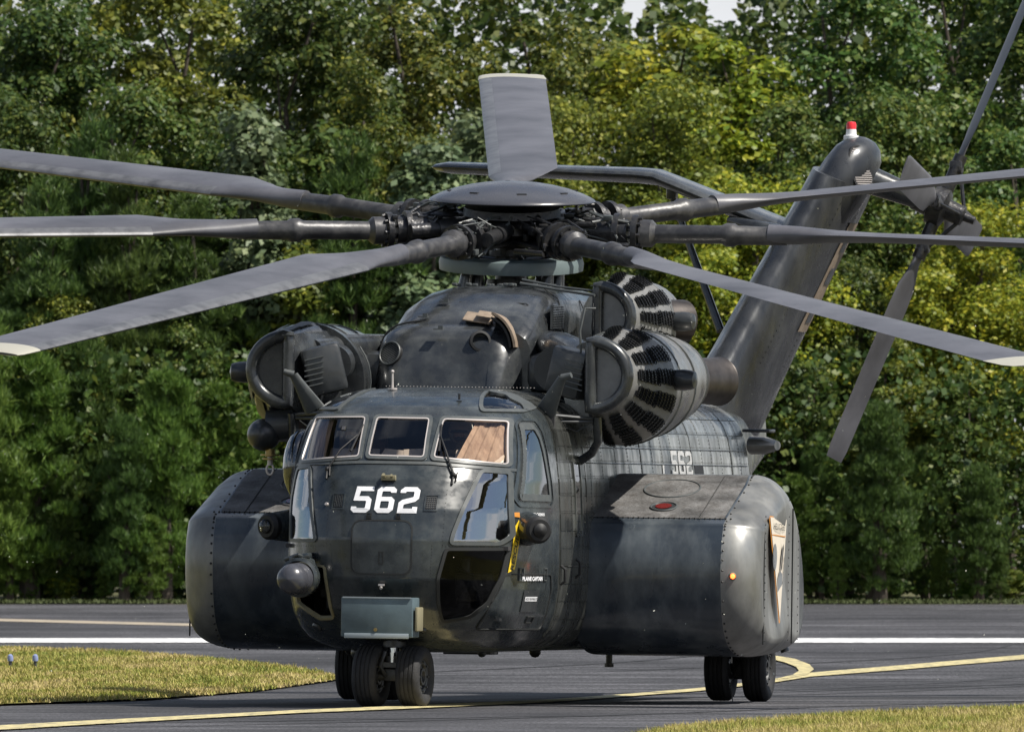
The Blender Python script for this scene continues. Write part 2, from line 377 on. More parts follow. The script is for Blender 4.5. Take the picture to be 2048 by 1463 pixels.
def asphalt():
    m = bpy.data.materials.new('asphalt'); m.use_nodes = True; nt = m.node_tree; N = nt.nodes; L = nt.links; b = N['Principled BSDF']
    tc = N.new('ShaderNodeTexCoord')
    def noise(sc, stretch, det=6, rough=.6):
        mp = N.new('ShaderNodeMapping'); mp.inputs['Scale'].default_value = stretch; L.new(tc.outputs['Object'], mp.inputs[0])
        n = N.new('ShaderNodeTexNoise'); n.inputs['Scale'].default_value = sc; n.inputs['Detail'].default_value = det; n.inputs['Roughness'].default_value = rough
        L.new(mp.outputs[0], n.inputs[0]); return n.outputs[0]
    def rng(s, a, b_, c, d):
        r = N.new('ShaderNodeMapRange'); r.inputs[1].default_value = a; r.inputs[2].default_value = b_; r.inputs[3].default_value = c; r.inputs[4].default_value = d; L.new(s, r.inputs[0]); return r.outputs[0]
    def mul(a, b_):
        q = N.new('ShaderNodeMath'); q.operation = 'MULTIPLY'; L.new(a, q.inputs[0]); L.new(b_, q.inputs[1]); return q.outputs[0]
    g = rng(noise(26, (1, .06, 1), 3, .8), .3, .7, .38, 1.65)           # aggregate seen at a grazing angle
    p = rng(noise(.22, (1, .35, 1), 5), .32, .68, .45, 1.5)             # resurfaced patches
    s = rng(noise(1.1, (.16, .9, 1), 4), .44, .56, .58, 1.15)         # rubber streaks
    t = rng(noise(3.2, (.10, 1.1, 1), 3), .42, .50, .42, 1.0)
    f = mul(mul(g, p), mul(s, t))
    v = N.new('ShaderNodeVectorMath'); v.operation = 'SCALE'; v.inputs[0].default_value = (.068, .067, .073); L.new(f, v.inputs['Scale'])
    L.new(v.outputs[0], b.inputs['Base Color']); b.inputs['Roughness'].default_value = .82; b.inputs['Specular IOR Level'].default_value = .25
    return m
M_['asphalt'] = asphalt()
M_['soil'] = mat('field_soil', (.07, .075, .03), .95, dirt=.8, dcol=(.10, .085, .04), dscale=.8)
M_['turf'] = mat('turf_soil', (.12, .12, .035), .95, 0, .1, .9, (.20, .15, .065), 1.1, patchy=.4)
M_['lineY'] = mat('yellow_line_paint', (.50, .43, .22), .7, 0, .3, .95, (.17, .155, .11), 9, stretch=(1, .1, 1))
M_['lineW'] = mat('white_line_paint', (.64, .64, .64), .7, 0, .3, .9, (.26, .26, .27), 7, stretch=(1, .1, 1))
M_['lineP'] = mat('faded_yellow_line_paint', (.33, .28, .21), .7, 0, .3, .5, (.2, .18, .15), 2, stretch=(1, .1, 1))
# ground sheet out to the horizon
ys = [-200, -50, 50, 120, 150, 170, 190, 200, 210, 215, 218, 221, 224, 227, 230, 233, 236, 245, 260, 280, 300, 320, 340, 360, 380, 420, 520, 900, 1800, 4000]
xs = [-3000, -800, -200, -60, -20, 0, 20, 60, 200, 800, 3000]
vs = [(x, y, gz(min(y, 420))-.02) for y in ys for x in xs]; n = len(xs)
fs = [(j*n+i, j*n+i+1, (j+1)*n+i+1, (j+1)*n+i) for j in range(len(ys)-1) for i in range(n-1)]
mesh('ground', vs, fs, M_['soil'], kind='structure')
sheet('taxiway', [(-160, 349), (160, 349)], [(-160, 120), (160, 120)], 0.0, M_['asphalt'])
def strip(name, a, b, m, dz=.006): return sheet(name, a, b, dz, m, step=3)
strip('white_edge_line', [(-120, 285.4), (120, 284.4)], [(-120, 278.6), (120, 277.6)], M_['lineW'], .010)
strip('faded_yellow_line', [(-30, 366-20), (-10.93, 323.29), (-8.33, 318.44), (-6.6, 313.74), (-4.93, 309.17), (-2.89, 303.0), (1.5, 290)],
      [(-30, 338), (-10.73, 318.49), (-8.18, 313.81), (-6.49, 309.27), (-4.84, 304.86), (-2.85, 299.73), (1.5, 288)], M_['lineP'], .006)
yt = [(-9.5, 145), (-6.08, 167.11), (-4.62, 176.53), (-3.83, 182.17), (-2.99, 187.63), (-2.09, 193.42), (-1.13, 198.6), (.4, 207.0), (2.14, 223.01), (3.06, 232.64), (3.65, 240.0), (4.91, 248.2), (6.81, 261.0), (10.77, 286), (22, 340)]
yb = [(-9.3, 140), (-5.89, 161.93), (-4.5, 172.16), (-3.75, 178.03), (-2.93, 183.77), (-2.06, 189.9), (-1.11, 194.62), (.4, 203.4), (2.1, 219.12), (3.03, 229.0), (3.6, 235.8), (4.82, 243.3), (6.68, 255.6), (10.55, 279.84), (21.8, 334)]
strip('yellow_taxi_line', yt, yb, M_['lineY'], .014)
ao = [(1.2, 266.5), (2.53, 263.85), (3.43, 260.61), (3.69, 255.6), (3.78, 249.0), (3.75, 243.3), (3.59, 237.85), (3.30, 233.66)]
ai = [(1.2, 262.5), (2.5, 259.98), (3.37, 255.6), (3.50, 251.36), (3.57, 246.12), (3.54, 241.64), (3.4, 237.32), (3.12, 232.64)]
M_['rubber'] = mat('rubber_mark', (.022, .022, .025), .85)
for k, (x0, y0, x1, y1, bend, w_) in enumerate([(-1.2, 205, 9, 262, 1.6, .16), (-.4, 203, 9, 249, 1.4, .12), (1.4, 214, 12, 270, 2.2, .2), (-4.5, 173, 3.5, 200, .8, .10), (-6, 176, 2.2, 192, .5, .10), (.5, 240, 7, 275, 1.2, .15), (2.2, 196, 9, 222, .6, .12), (-2.5, 236, 3, 268, .9, .14)]):
    A = [(x0+(x1-x0)*t+bend*math.sin(math.pi*t), y0+(y1-y0)*t) for t in [i/12 for i in range(13)]]; B = [(x+w_*math.sin(math.pi*i/12)+.01, y-w_*2*math.sin(math.pi*i/12)-.05) for i, (x, y) in enumerate(A)]
    strip('tyre_mark', A, B, M_['rubber'], .003+.0004*k)
strip('curved_yellow_line', ao, ai, M_['lineY'], .019)
# grass verges: soil sheet + blades
it = [(-60, 300), (-25, 283), (-13.43, 273.36), (-7.04, 269.2), (-5.59, 265.83), (-4.08, 256.21), (-2.92, 246.12), (-2.35, 239.46), (-2.10, 234.0)]
ib = [(-60, 150), (-25, 172), (-9.39, 191.06), (-5.22, 199.58), (-3.82, 206.82), (-2.91, 217.59), (-2.45, 226.2), (-2.2, 230.0), (-2.05, 232.4)]
sheet('left_grass_verge', it, ib, .025, M_['turf'])
rt = [(.55, 156), (.94, 163.62), (1.35, 172.64), (1.94, 178.03), (3.24, 187.63), (5.12, 195.83), (8.32, 206.82), (30, 250)]
rb = [(.7, 120), (1.5, 120), (2.5, 120), (4, 120), (6, 120), (9, 120), (14, 120), (60, 120)]
sheet('right_grass_verge', rt, rb, .025, M_['turf'])
def grassmat():
    m = bpy.data.materials.new('grass_blades'); m.use_nodes = True; nt = m.node_tree; N = nt.nodes; L = nt.links; b = N['Principled BSDF']
    tc = N.new('ShaderNodeTexCoord'); mp = N.new('ShaderNodeMapping'); mp.inputs['Scale'].default_value = (1, .16, 1)
    n = N.new('ShaderNodeTexNoise'); n.inputs['Scale'].default_value = 1.0; n.inputs['Detail'].default_value = 7; n.inputs['Roughness'].default_value = .65
    L.new(tc.outputs['Object'], mp.inputs[0]); L.new(mp.outputs[0], n.inputs[0])
    g = N.new('ShaderNodeNewGeometry'); ad = N.new('ShaderNodeMath'); ad.operation = 'MULTIPLY_ADD'; ad.inputs[1].default_value = .34; L.new(g.outputs['Random Per Island'], ad.inputs[0]); q_ = N.new('ShaderNodeMapRange'); q_.inputs[1].default_value = .38; q_.inputs[2].default_value = .64; q_.inputs[3].default_value = .34; q_.inputs[4].default_value = .74; L.new(n.outputs[0], q_.inputs[0]); L.new(q_.outputs[0], ad.inputs[2])
    rp = N.new('ShaderNodeValToRGB'); e = rp.color_ramp.elements; e[0].position = .42; e[0].color = (.12, .16, .025, 1); e[1].position = .95; e[1].color = (.46, .36, .17, 1)
    k = e.new(.58); k.color = (.24, .25, .045, 1); k = e.new(.72); k.color = (.35, .30, .085, 1)
    L.new(ad.outputs[0], rp.inputs[0]); L.new(rp.outputs[0], b.inputs['Base Color']); b.inputs['Roughness'].default_value = .6
    b.inputs['Specular IOR Level'].default_value = .25
    return m
M_['grass'] = grassmat()
def blades(name, poly, n, h, wd, seed, dz=.02, tufts=3, bias=None):
    rg = np.random.default_rng(seed); P = np.array(poly); lo = P.min(0); hi = P.max(0); pts = []
    while len(pts) < n:
        c = lo+(hi-lo)*rg.random((n, 2))
        if bias: c[:, 1] = lo[1]+(hi[1]-lo[1])*rg.random(n)**bias
        x, y = c[:, 0], c[:, 1]; ins = np.zeros(len(c), bool); j = len(P)-1
        for i in range(len(P)):
            xi, yi = P[i]; xj, yj = P[j]
            ins ^= ((yi > y) != (yj > y)) & (x < (xj-xi)*(y-yi)/(yj-yi+1e-12)+xi); j = i
        pts += list(c[ins])
    pts = np.array(pts[:n]); bare = np.sin(pts[:, 0]*5.1+np.sin(pts[:, 1]*.9)*1.7)*np.sin(pts[:, 1]*.55+pts[:, 0]*2.2+seed); keep_ = (bare > -.62) | (rg.random(n) < .25); pts = pts[keep_]; n = len(pts); e_ = rg.random(n) < .16; pts[e_] += rg.normal(0, 1, (int(e_.sum()), 2))*np.array([.05, .9]); v = np.zeros((n*tufts, 3, 3)); b = np.repeat(pts, tufts, 0)
    b = b+rg.normal(0, wd*1.6, b.shape); m = len(b); hh = h*(.45+.75*rg.random(m)); a = rg.random(m)*math.pi; ln = rg.normal(0, .45, (m, 2))*hh[:, None]
    z = np.array([gz(q) for q in b[:, 1]])+dz
    v[:, 0, 0] = b[:, 0]-np.cos(a)*wd; v[:, 0, 1] = b[:, 1]-np.sin(a)*wd; v[:, 0, 2] = z
    v[:, 1, 0] = b[:, 0]+np.cos(a)*wd; v[:, 1, 1] = b[:, 1]+np.sin(a)*wd; v[:, 1, 2] = z
    v[:, 2, 0] = b[:, 0]+ln[:, 0]; v[:, 2, 1] = b[:, 1]+ln[:, 1]; v[:, 2, 2] = z+hh
    o = npmesh(name, v.reshape(-1, 3), 3, M_['grass']); o['kind'] = 'stuff'; o['category'] = 'grass'; return o
def npmesh(name, v, k, m, parent=None):
    n = len(v)//k; me = bpy.data.meshes.new(name); me.vertices.add(n*k); me.vertices.foreach_set('co', v.astype(np.float32).ravel())
    me.loops.add(n*k); me.loops.foreach_set('vertex_index', np.arange(n*k, dtype=np.int32)); me.polygons.add(n)
    me.polygons.foreach_set('loop_start', np.arange(0, n*k, k, dtype=np.int32)); me.polygons.foreach_set('loop_total', np.full(n, k, dtype=np.int32))
    me.update(calc_edges=True); me.materials.append(m); o = bpy.data.objects.new(name, me); link(o, parent); return o
gl = blades('short_grass', [(-14, 273.4), (-7.04, 269.2), (-5.59, 265.83), (-4.08, 256.21), (-2.92, 246.12), (-2.35, 239.46), (-2.05, 232.6), (-2.4, 226.6), (-2.86, 217.9), (-3.78, 206.9), (-5.2, 199.7), (-10, 190)], 60000, .055, .010, 3, tufts=3)
gl['label'] = 'short yellow green grass on the verge at the left of the taxiway'
gr = blades('short_grass', [(.6, 157), (.96, 163.62), (1.38, 172.4), (1.97, 177.9), (3.27, 187.4), (5.15, 195.6), (8.3, 206), (10, 206), (7, 160), (2, 150)], 42000, .06, .005, 4, tufts=3)
gr['label'] = 'dry yellow grass on the verge at the lower right corner'
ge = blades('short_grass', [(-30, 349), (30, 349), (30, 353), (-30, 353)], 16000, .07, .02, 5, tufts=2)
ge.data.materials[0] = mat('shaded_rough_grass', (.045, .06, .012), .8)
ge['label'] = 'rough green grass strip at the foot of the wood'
for i, (px, py, lb) in enumerate([(-5.94, 244, 'small blue edge marker in the left grass, nearer the helicopter'), (-6.25, 244, 'small blue edge marker in the left grass, nearer the picture edge')]):
    e = empty('taxiway_edge_light', (px, py, gz(py)+.02)); top(e, lb, 'edge light', 'blue edge lights in the grass')
    MB().tube([(0, 0, 0), (0, 0, .12)], .02).build('stem', M_['rim'], e)
    MB().lathe([(.035, .09), (.038, .12), (.032, .16), (.015, .175), (0, .18)], (0, 0, 0), (0, 0, 1), 16).build('lens', mat('blue_lens', (.20, .24, .42), .3), e)
# ------------------------------------------------------------------ the wood behind the runway
def leafmat(name, c0, c1, c2, tr=.35, rough=.5):
    m = bpy.data.materials.new(name); m.use_nodes = True; nt = m.node_tree; N = nt.nodes; L = nt.links; b = N['Principled BSDF']; o = N['Material Output']
    g = N.new('ShaderNodeNewGeometry'); rp = N.new('ShaderNodeValToRGB'); e = rp.color_ramp.elements
    oi = N.new('ShaderNodeObjectInfo')
    e[0].position = 0; e[0].color = (*c0, 1); e[1].position = 1; e[1].color = (*c2, 1); k = e.new(.6); k.color = (*c1, 1)
    L.new(g.outputs['Random Per Island'], rp.inputs[0])
    hs = N.new('ShaderNodeHueSaturation'); mr = N.new('ShaderNodeMapRange'); mr.inputs[3].default_value = .485; mr.inputs[4].default_value = .515
    L.new(oi.outputs['Random'], mr.inputs[0]); L.new(mr.outputs[0], hs.inputs['Hue']); L.new(rp.outputs[0], hs.inputs['Color'])
    L.new(hs.outputs[0], b.inputs['Base Color']); b.inputs['Roughness'].default_value = rough; b.inputs['Specular IOR Level'].default_value = .35
    t = N.new('ShaderNodeBsdfTranslucent'); L.new(hs.outputs[0], t.inputs[0]); mx = N.new('ShaderNodeMixShader'); mx.inputs[0].default_value = tr
    L.new(b.outputs[0], mx.inputs[1]); L.new(t.outputs[0], mx.inputs[2]); L.new(mx.outputs[0], o.inputs[0]); return m
LM = dict(
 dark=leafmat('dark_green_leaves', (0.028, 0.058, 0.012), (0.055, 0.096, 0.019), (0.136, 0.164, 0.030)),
 mid=leafmat('mid_green_leaves', (0.039, 0.081, 0.016), (0.081, 0.137, 0.026), (0.182, 0.208, 0.039)),
 olive=leafmat('olive_leaves', (0.073, 0.108, 0.017), (0.141, 0.176, 0.025), (0.270, 0.281, 0.037)),
 autumn=leafmat('turning_leaves', (0.052, 0.077, 0.014), (0.099, 0.122, 0.021), (0.243, 0.221, 0.031)),
 bright=leafmat('bright_green_leaves', (0.061, 0.148, 0.017), (0.122, 0.247, 0.030), (0.243, 0.346, 0.047)),
 yellow=leafmat('yellow_leaves', (0.111, 0.161, 0.017), (0.221, 0.259, 0.023), (0.442, 0.408, 0.035)),
 pale=leafmat('pale_green_leaves', (0.091, 0.130, 0.065), (0.143, 0.195, 0.091), (0.221, 0.260, 0.117)),
 pine=leafmat('pine_needles', (0.036, 0.072, 0.018), (0.069, 0.120, 0.025), (0.122, 0.188, 0.036), .15),
 young=leafmat('young_pine_needles', (0.057, 0.109, 0.018), (0.106, 0.176, 0.029), (0.195, 0.281, 0.046), .2))
M_['bark'] = mat('bark', (.055, .042, .032), .9, dirt=.6, dcol=(.12, .10, .08), dscale=6, stretch=(1, 1, .2))
def quads(c, nrm_, size, rg, asp=.62, fold=.0):
    n = len(c); r = rg.normal(size=(n, 3)); u = np.cross(nrm_, r); u /= np.linalg.norm(u, axis=1)[:, None]+1e-9; v = np.cross(nrm_, u)
    s = size*(.45+1.15*rg.random(n)**1.6)[:, None]
    q = np.stack([c-u*s*.5, c+v*s*asp*.5, c+u*s*.5, c-v*s*asp*.5], 1)
    return q.reshape(-1, 3)
def crown(seed, wd, ht, nclump, nleaf, leaf, base=.2, power=1.0, spread=.42, droop=0., flat=1.0):
    """leaf positions: clumps on limbs spread through an uneven crown volume, height from 0 to ht"""
    rg = np.random.default_rng(seed); C = []; k = 0
    while len(C) < nclump and k < 6000:
        k += 1; p = rg.normal(size=3); p /= np.linalg.norm(p); rad = rg.random()**.38
        z = base+(1-base)*(p[2]*rad*.5+.5); x, y = p[0]*rad, p[1]*rad
        taper = 1. if power == 0 else (1-max(0, (z-base)/(1-base)))**power*.75+.25 if power > 0 else 1
        lob = 1+.28*math.sin(3.1*math.atan2(y, x)+seed)+.16*math.sin(5.3*z*6+seed)
        q = np.array([x*taper*lob*wd/2, y*taper*lob*wd/2, z*ht])
        if all(np.linalg.norm((q-c)/np.array([1, 1, .8])) > spread*.72 for c in C): C.append(q)
    C = np.array(C); n = len(C); cr = spread*(.65+.7*rg.random(n))
    per = nleaf//n; ci = np.repeat(np.arange(n), per); m = len(ci)
    d = rg.normal(size=(m, 3)); d /= np.linalg.norm(d, axis=1)[:, None]; d[:, 2] = np.where(d[:, 2] < -.45, -d[:, 2]*.6, d[:, 2])
    rr = (cr[ci]*(.55+.5*rg.random(m)))[:, None]; off_ = d*rr*np.array([1.15, 1.15, flat]); pos = C[ci]+off_
    pos[:, 2] -= droop*rg.random(m)*cr[ci]
    nr = d*.8+np.array([0, 0, .55])+rg.normal(0, .55, (m, 3)); nr /= np.linalg.norm(nr, axis=1)[:, None]
    return C, pos, nr, rg
def limbs(name, C, ht, wd, parent_pt=(0, 0), seed=1, nl=14, r0=.16):
    rg = random.Random(seed); mb = MB(); pts = []
    for i in range(8):
        t = i/7; pts.append((rg.uniform(-.06, .06)*wd*t, rg.uniform(-.06, .06)*wd*t, ht*.92*t-.3))
    mb.tube(pts, [r0*(1-.85*i/7) for i in range(8)], 8)
    for c in rg.sample(list(C), min(nl, len(C))):
        z = max(.15*ht, c[2]-rg.uniform(.3, .9)*.25*ht); t = min(1, (z+.3)/(ht*.92)); a = Vector(pts[min(7, int(t*7))]); a.z = z
        b = Vector(c); mid = a.lerp(b, .5)+Vector((rg.uniform(-.1, .1), rg.uniform(-.1, .1), .12)); r = r0*.42*(1-.6*t)
        mb.tube([a, mid, b], [r, r*.7, r*.25], 6)
    me = mb.build(name, M_['bark']); bpy.data.objects.remove(me) if False else None
    return me
PROTO = {}
def proto(key, kind, leafkey, seed, wd, ht, nclump, nleaf, leaf, **k):
    C, pos, nr, rg = crown(seed, wd, ht, nclump, nleaf, leaf, **k)
    if kind == 'pine':      # upright needle tufts
        n = len(pos); nn = 9; b = np.repeat(pos, nn, 0); up = np.repeat(nr*.5+np.array([0, 0, .9]), nn, 0)+rg.normal(0, .42, (n*nn, 3))
        up /= np.linalg.norm(up, axis=1)[:, None]; sd_ = np.cross(up, rg.normal(size=(n*nn, 3))); sd_ /= np.linalg.norm(sd_, axis=1)[:, None]
        ln = leaf*(.7+.6*rg.random(n*nn))[:, None]; v = np.stack([b-sd_*leaf*.055, b+sd_*leaf*.055, b+up*ln], 1).reshape(-1, 3); kk = 3
    else: v = quads(pos, nr, leaf, rg); kk = 4
    cr = npmesh('crown', v, kk, LM[leafkey]); tr = limbs('trunk', C, ht, wd, seed=seed)
    PROTO[key] = (cr, tr); cr['proto'] = 1
proto('oakA', 'leaf', 'dark', 11, 5.2, 11.8, 95, 42000, .125, base=.12, power=.35, spread=.52)
proto('oakB', 'leaf', 'mid', 12, 5.4, 11.5, 95, 42000, .125, base=.1, power=.35, spread=.50)
proto('oakC', 'leaf', 'autumn', 13, 5.2, 11.6, 100, 42000, .105, base=.12, power=.35, spread=.46)
proto('maple', 'leaf', 'yellow', 14, 3.2, 8.6, 60, 20000, .115, base=.3, power=.7, spread=.40)
proto('willow', 'leaf', 'olive', 15, 3.2, 8.0, 75, 30000, .085, base=.35, power=.3, spread=.42, droop=.5)
proto('tulip', 'leaf', 'bright', 16, 2.3, 8.0, 55, 17000, .135, base=.25, power=.8, spread=.32)
proto('shrub', 'leaf', 'mid', 17, 2.2, 3.6, 45, 15000, .10, base=.05, power=.5, spread=.32)
proto('pinetall', 'pine', 'pine', 18, 2.6, 8.6, 120, 6500, .20, base=.1, power=1.0, spread=.26)
proto('pineyoung', 'pine', 'young', 19, 1.9, 4.2, 85, 5200, .15, base=.05, power=.9, spread=.22)
TREEMATS = {}
used_proto = set()
def plant(key, name, px, y, topz, label, cat='tree', leaf=None, wscale=1., grp=None, rot=None):
    """px is metres to the right of the view axis, topz the height of its top above the camera level ground"""
    cr, tr = PROTO[key]; base = gz(min(y, 420)); h0 = max(v.co.z for v in tr.data.vertices) if False else HT[key]
    s = (topz-base)/h0
    e = empty(name, (px, y, base), (0, 0, rnd.uniform(0, 6.28) if rot is None else rot)); e.scale = (s*wscale, s*wscale, s)
    top(e, label, cat, grp)
    for src in (tr, cr):
        if key not in used_proto: o = src
        else: o = src.copy(); COL.objects.link(o)
        o.parent = e
        if leaf and src is cr:
            if key not in used_proto: pass
            k = (key, leaf)
            if k not in TREEMATS:
                me = cr.data.copy(); me.materials[0] = LM[leaf]; TREEMATS[k] = me
            o.data = TREEMATS[k]
    used_proto.add(key)
    return e
HT = dict(oakA=12., oakB=11.7, oakC=11.8, maple=8.8, willow=8.1, tulip=8.2, shrub=3.8, pinetall=8.9, pineyoung=4.4)
K = 1/112.                     # metres per photograph pixel at the edge of the wood
def X_(px, y): return (px-1024)/F_PX*y
def Z_(py, y): return 1.6-(py-1097)/F_PX*y
def T(key, name, px, py, y, label, **k): return plant(key, name, round(X_(px, y), 2), y, round(Z_(py, y), 2), label, **k)
G1 = 'tall hardwoods at the back of the wood'; G2 = 'trees along the middle of the wood'; G3 = 'young trees and bushes along the edge of the wood'
# back row
T('oakB', 'hardwood_tree', -120, -40, 364, 'tall dark hardwood mostly beyond the left picture edge', grp=G1)
T('oakA', 'hardwood_tree', 95, -60, 366, 'tall dark green hardwood at the top left corner', grp=G1)
T('oakB', 'hardwood_tree', 350, -130, 368, 'tall olive green hardwood above the upper left rotor blade', grp=G1, leaf='olive')
T('oakA', 'hardwood_tree', 600, -110, 365, 'tall dark hardwood behind the bright green tulip tree', grp=G1)
T('oakC', 'hardwood_tree', 800, -150, 367, 'tall brownish green hardwood left of the upright rotor blade', grp=G1)
T('oakC', 'hardwood_tree', 1060, -120, 370, 'tall olive brown hardwood directly behind the upright rotor blade', grp=G1)
T('oakA', 'hardwood_tree', 1215, 20, 378, 'small topped dark tree left of the gap of sky', grp=G1, leaf='autumn')
T('maple', 'maple_tree', 1335, 12, 366, 'yellow green maple just right of the gap of sky', grp=G1, wscale=1.3)
T('maple', 'maple_tree', 1480, 38, 365, 'yellow green maple with orange tips beside the second gap of sky', grp=G1, wscale=1.2)
T('oakA', 'hardwood_tree', 1435, -8, 385, 'dark grey green tree far behind between the two maples', grp=G1)
T('oakB', 'hardwood_tree', 1680, -130, 366, 'broad green hardwood above the tail fin beacon', grp=G1)
T('oakB', 'hardwood_tree', 1900, -160, 369, 'tall green hardwood behind the raised tail rotor blade', grp=G1, rot=2.)
T('oakA', 'hardwood_tree', 2090, -150, 366, 'tall dark green hardwood at the top right corner', grp=G1, leaf='mid')
T('oakA', 'hardwood_tree', 2330, -150, 366, 'tall dark hardwood beyond the right picture edge', grp=G1)
# middle row
T('oakA', 'hardwood_tree', 480, 190, 361, 'dark leafy tree behind the left end of the upper rotor blade', grp=G2)
T('oakB', 'hardwood_tree', 250, 120, 362, 'mid green leafy tree above the upper left rotor blade, in front of the tallest row', grp=G2)
T('oakC', 'hardwood_tree', 730, 110, 362, 'brown flecked leafy tree left of the far rotor blade', grp=G2)
T('oakA', 'hardwood_tree', 20, 130, 361, 'dark green leafy tree with orange flecks at the left picture edge', grp=G2, leaf='dark')
T('willow', 'willow_tree', 1330, 135, 360, 'round olive yellow tree between rotor dome and tail fin', grp=G2, rot=1.)
T('willow', 'willow_tree', 1120, 165, 361, 'olive tree seen behind the upright rotor blade', grp=G2, rot=3.)
T('oakB', 'hardwood_tree', 1570, 150, 361, 'green leafy tree directly left of the tail fin', grp=G2)
T('oakA', 'hardwood_tree', 1790, 130, 360, 'dark green leafy tree directly right of the tail fin', grp=G2, leaf='mid')
T('oakB', 'hardwood_tree', 2020, 210, 359, 'light green leafy tree at the right picture edge', grp=G2)
T('tulip', 'leafy_bush', 965, 195, 357, 'pale grey green slim tree left of the far rotor blade', leaf='pale', grp=G2, wscale=1.1)
T('oakC', 'hardwood_tree', 905, 300, 360, 'brownish tree low behind the rotor dome', grp=G2)
T('tulip', 'tulip_tree', 510, 178, 356, 'bright green tulip tree standing out at the upper left', grp=G2)
T('tulip', 'tulip_tree', 640, 215, 357, 'bright green slim tree right of the tulip tree', grp=G2, leaf='mid')
T('tulip', 'tulip_tree', 860, 250, 356, 'bright leafy sapling behind the rotor hub, left side', grp=G2, wscale=1.2)
T('pinetall', 'pine_tree', 700, 215, 355.5, 'dark pine above the left rotor blades', grp=G2, wscale=1.2)
T('pinetall', 'pine_tree', 180, 180, 356, 'dark pine with pointed top at the upper left', grp=G2)
T('pinetall', 'pine_tree', 255, 240, 355, 'dark pine just right of the pointed pine', grp=G2)
T('pinetall', 'pine_tree', 90, 300, 355, 'dark pine behind the upper left rotor blade, next to the picture edge', grp=G2, wscale=1.2)
T('pinetall', 'pine_tree', 390, 330, 355, 'pine behind the two left rotor blades', grp=G2, wscale=1.25)
T('willow', 'willow_tree', 1950, 385, 356, 'yellow olive tree at the right, behind the right hand rotor blades', grp=G2, leaf='yellow', rot=2.2, wscale=1.2)
T('maple', 'maple_tree', 1425, 310, 357, 'yellow leaved sapling right of the rotor dome', grp=G2, wscale=1.1)
T('willow', 'leafy_bush', 1500, 335, 356, 'yellow green bush left of the tail fin', leaf='yellow', cat='bush', grp=G2, wscale=1.1)
T('oakA', 'hardwood_tree', 1700, 480, 357, 'dark tree behind the tail fin and the right rotor blade', grp=G2)
T('oakA', 'hardwood_tree', 1250, 500, 357, 'dark tree behind the engine cowling', grp=G2)
T('oakA', 'hardwood_tree', 640, 480, 357, 'dark tree behind the left engine intake', grp=G2)
T('tulip', 'tulip_tree', 590, 470, 355, 'yellow green sapling below the left rotor blades', grp=G2, leaf='olive', wscale=1.2)
# front row
young = [(-60, 560, 'pineyoung', None), (60, 640, 'pineyoung', None), (170, 600, 'pineyoung', 'pine'), (330, 690, 'pineyoung', None), (440, 720, 'pineyoung', None), (250, 790, 'pineyoung', 'pine'), (120, 830, 'pineyoung', 'pine'),
 (510, 860, 'pineyoung', 'pine'), (20, 900, 'pineyoung', None), (200, 960, 'pineyoung', 'pine'), (300, 1010, 'pineyoung', None), (420, 1000, 'pineyoung', 'pine'), (90, 1070, 'pineyoung', 'pine'), (210, 1110, 'pineyoung', None),
 (1640, 830, 'pineyoung', 'pine'), (1760, 760, 'pineyoung', 'pine'), (1590, 920, 'pineyoung', None), (1850, 860, 'pineyoung', 'pine'), (1960, 900, 'pineyoung', 'pine'), (1740, 960, 'pineyoung', 'pine'), (1675, 1070, 'pineyoung', None),
 (1880, 1080, 'pineyoung', None), (1790, 1090, 'pineyoung', 'pine'), (2000, 1060, 'pineyoung', 'pine'), (2110, 900, 'pineyoung', None)]
where = ['behind the drooping left rotor blade', 'at the left edge under the long blade', 'with dark needles under the lower left rotor blade', 'with bright tips left of the left engine intake', 'with bright tips beside the left engine intake',
 'dark, in the middle of the lower left wood', 'dark, left of the middle of the lower left wood', 'dark, directly left of the hoist ball', 'at the left edge half way down the wood', 'dark, low in the left wood', 'bright, left of the left sponson',
 'dark, next to the left sponson top', 'dark, at the foot of the wood near the left edge', 'bright, low at the foot of the wood on the left', 'dark, right of the tail boom', 'dark, below the right rotor blade tip', 'bright, right above the right sponson',
 'dark, in the middle of the lower right wood', 'dark, near the right edge half way down', 'dark, right of the right sponson top', 'bright and pointed, directly right of the right sponson', 'bright, low at the right foot of the wood',
 'dark and low, between the two bright low saplings', 'dark and low at the right edge', 'beyond the right picture edge']
for i, ((px, py, key, lf), wh) in enumerate(zip(young, where)):
    T(key, 'young_pine', px, py, 351.5+(i*7 % 5)*.55, 'young pine '+wh, cat='young pine', leaf=lf, grp=G3, wscale=[1.0, 1.2, .85][i % 3])
for px, py, lf, lb in [(130, 1130, 'yellow', 'low bush with yellow flowers near the left edge of the wood'), (60, 1165, 'bright', 'low bright bush at the left picture edge by the runway'),
                       (2030, 1120, 'olive', 'low olive bush at the right edge of the wood'), (1930, 1150, 'bright', 'low bright bush near the right edge by the runway')]:
    T('shrub', 'leafy_bush', px, py, 352.5, lb, cat='bush', leaf=lf, grp=G3, wscale=1.6)
for px, py, lf, lb in [(1430, 800, 'dark', 'dark leafy tree behind the fuselage'), (760, 700, 'dark', 'dark leafy tree behind the cockpit'), (1780, 620, 'olive', 'olive tree behind the lower tail rotor blade'), (1930, 720, 'mid', 'mid green leafy tree in the right middle of the wood'), (1620, 700, 'dark', 'dark leafy tree right of the engine exhaust'), (350, 620, 'mid', 'mid green leafy tree under the left rotor blades'), (130, 560, 'olive', 'olive green leafy tree at the left below the blades'), (500, 700, 'bright', 'bright leafy tree left of the left engine intake'), (20, 760, 'dark', 'dark leafy tree at the left picture edge')]:
    T('oakB', 'leafy_tree', px, py, 354.5, lb, leaf=lf, grp=G2)
for k_, (a, b) in PROTO.items():
    for o in (a, b):
        if 'proto' in o: del o['proto']
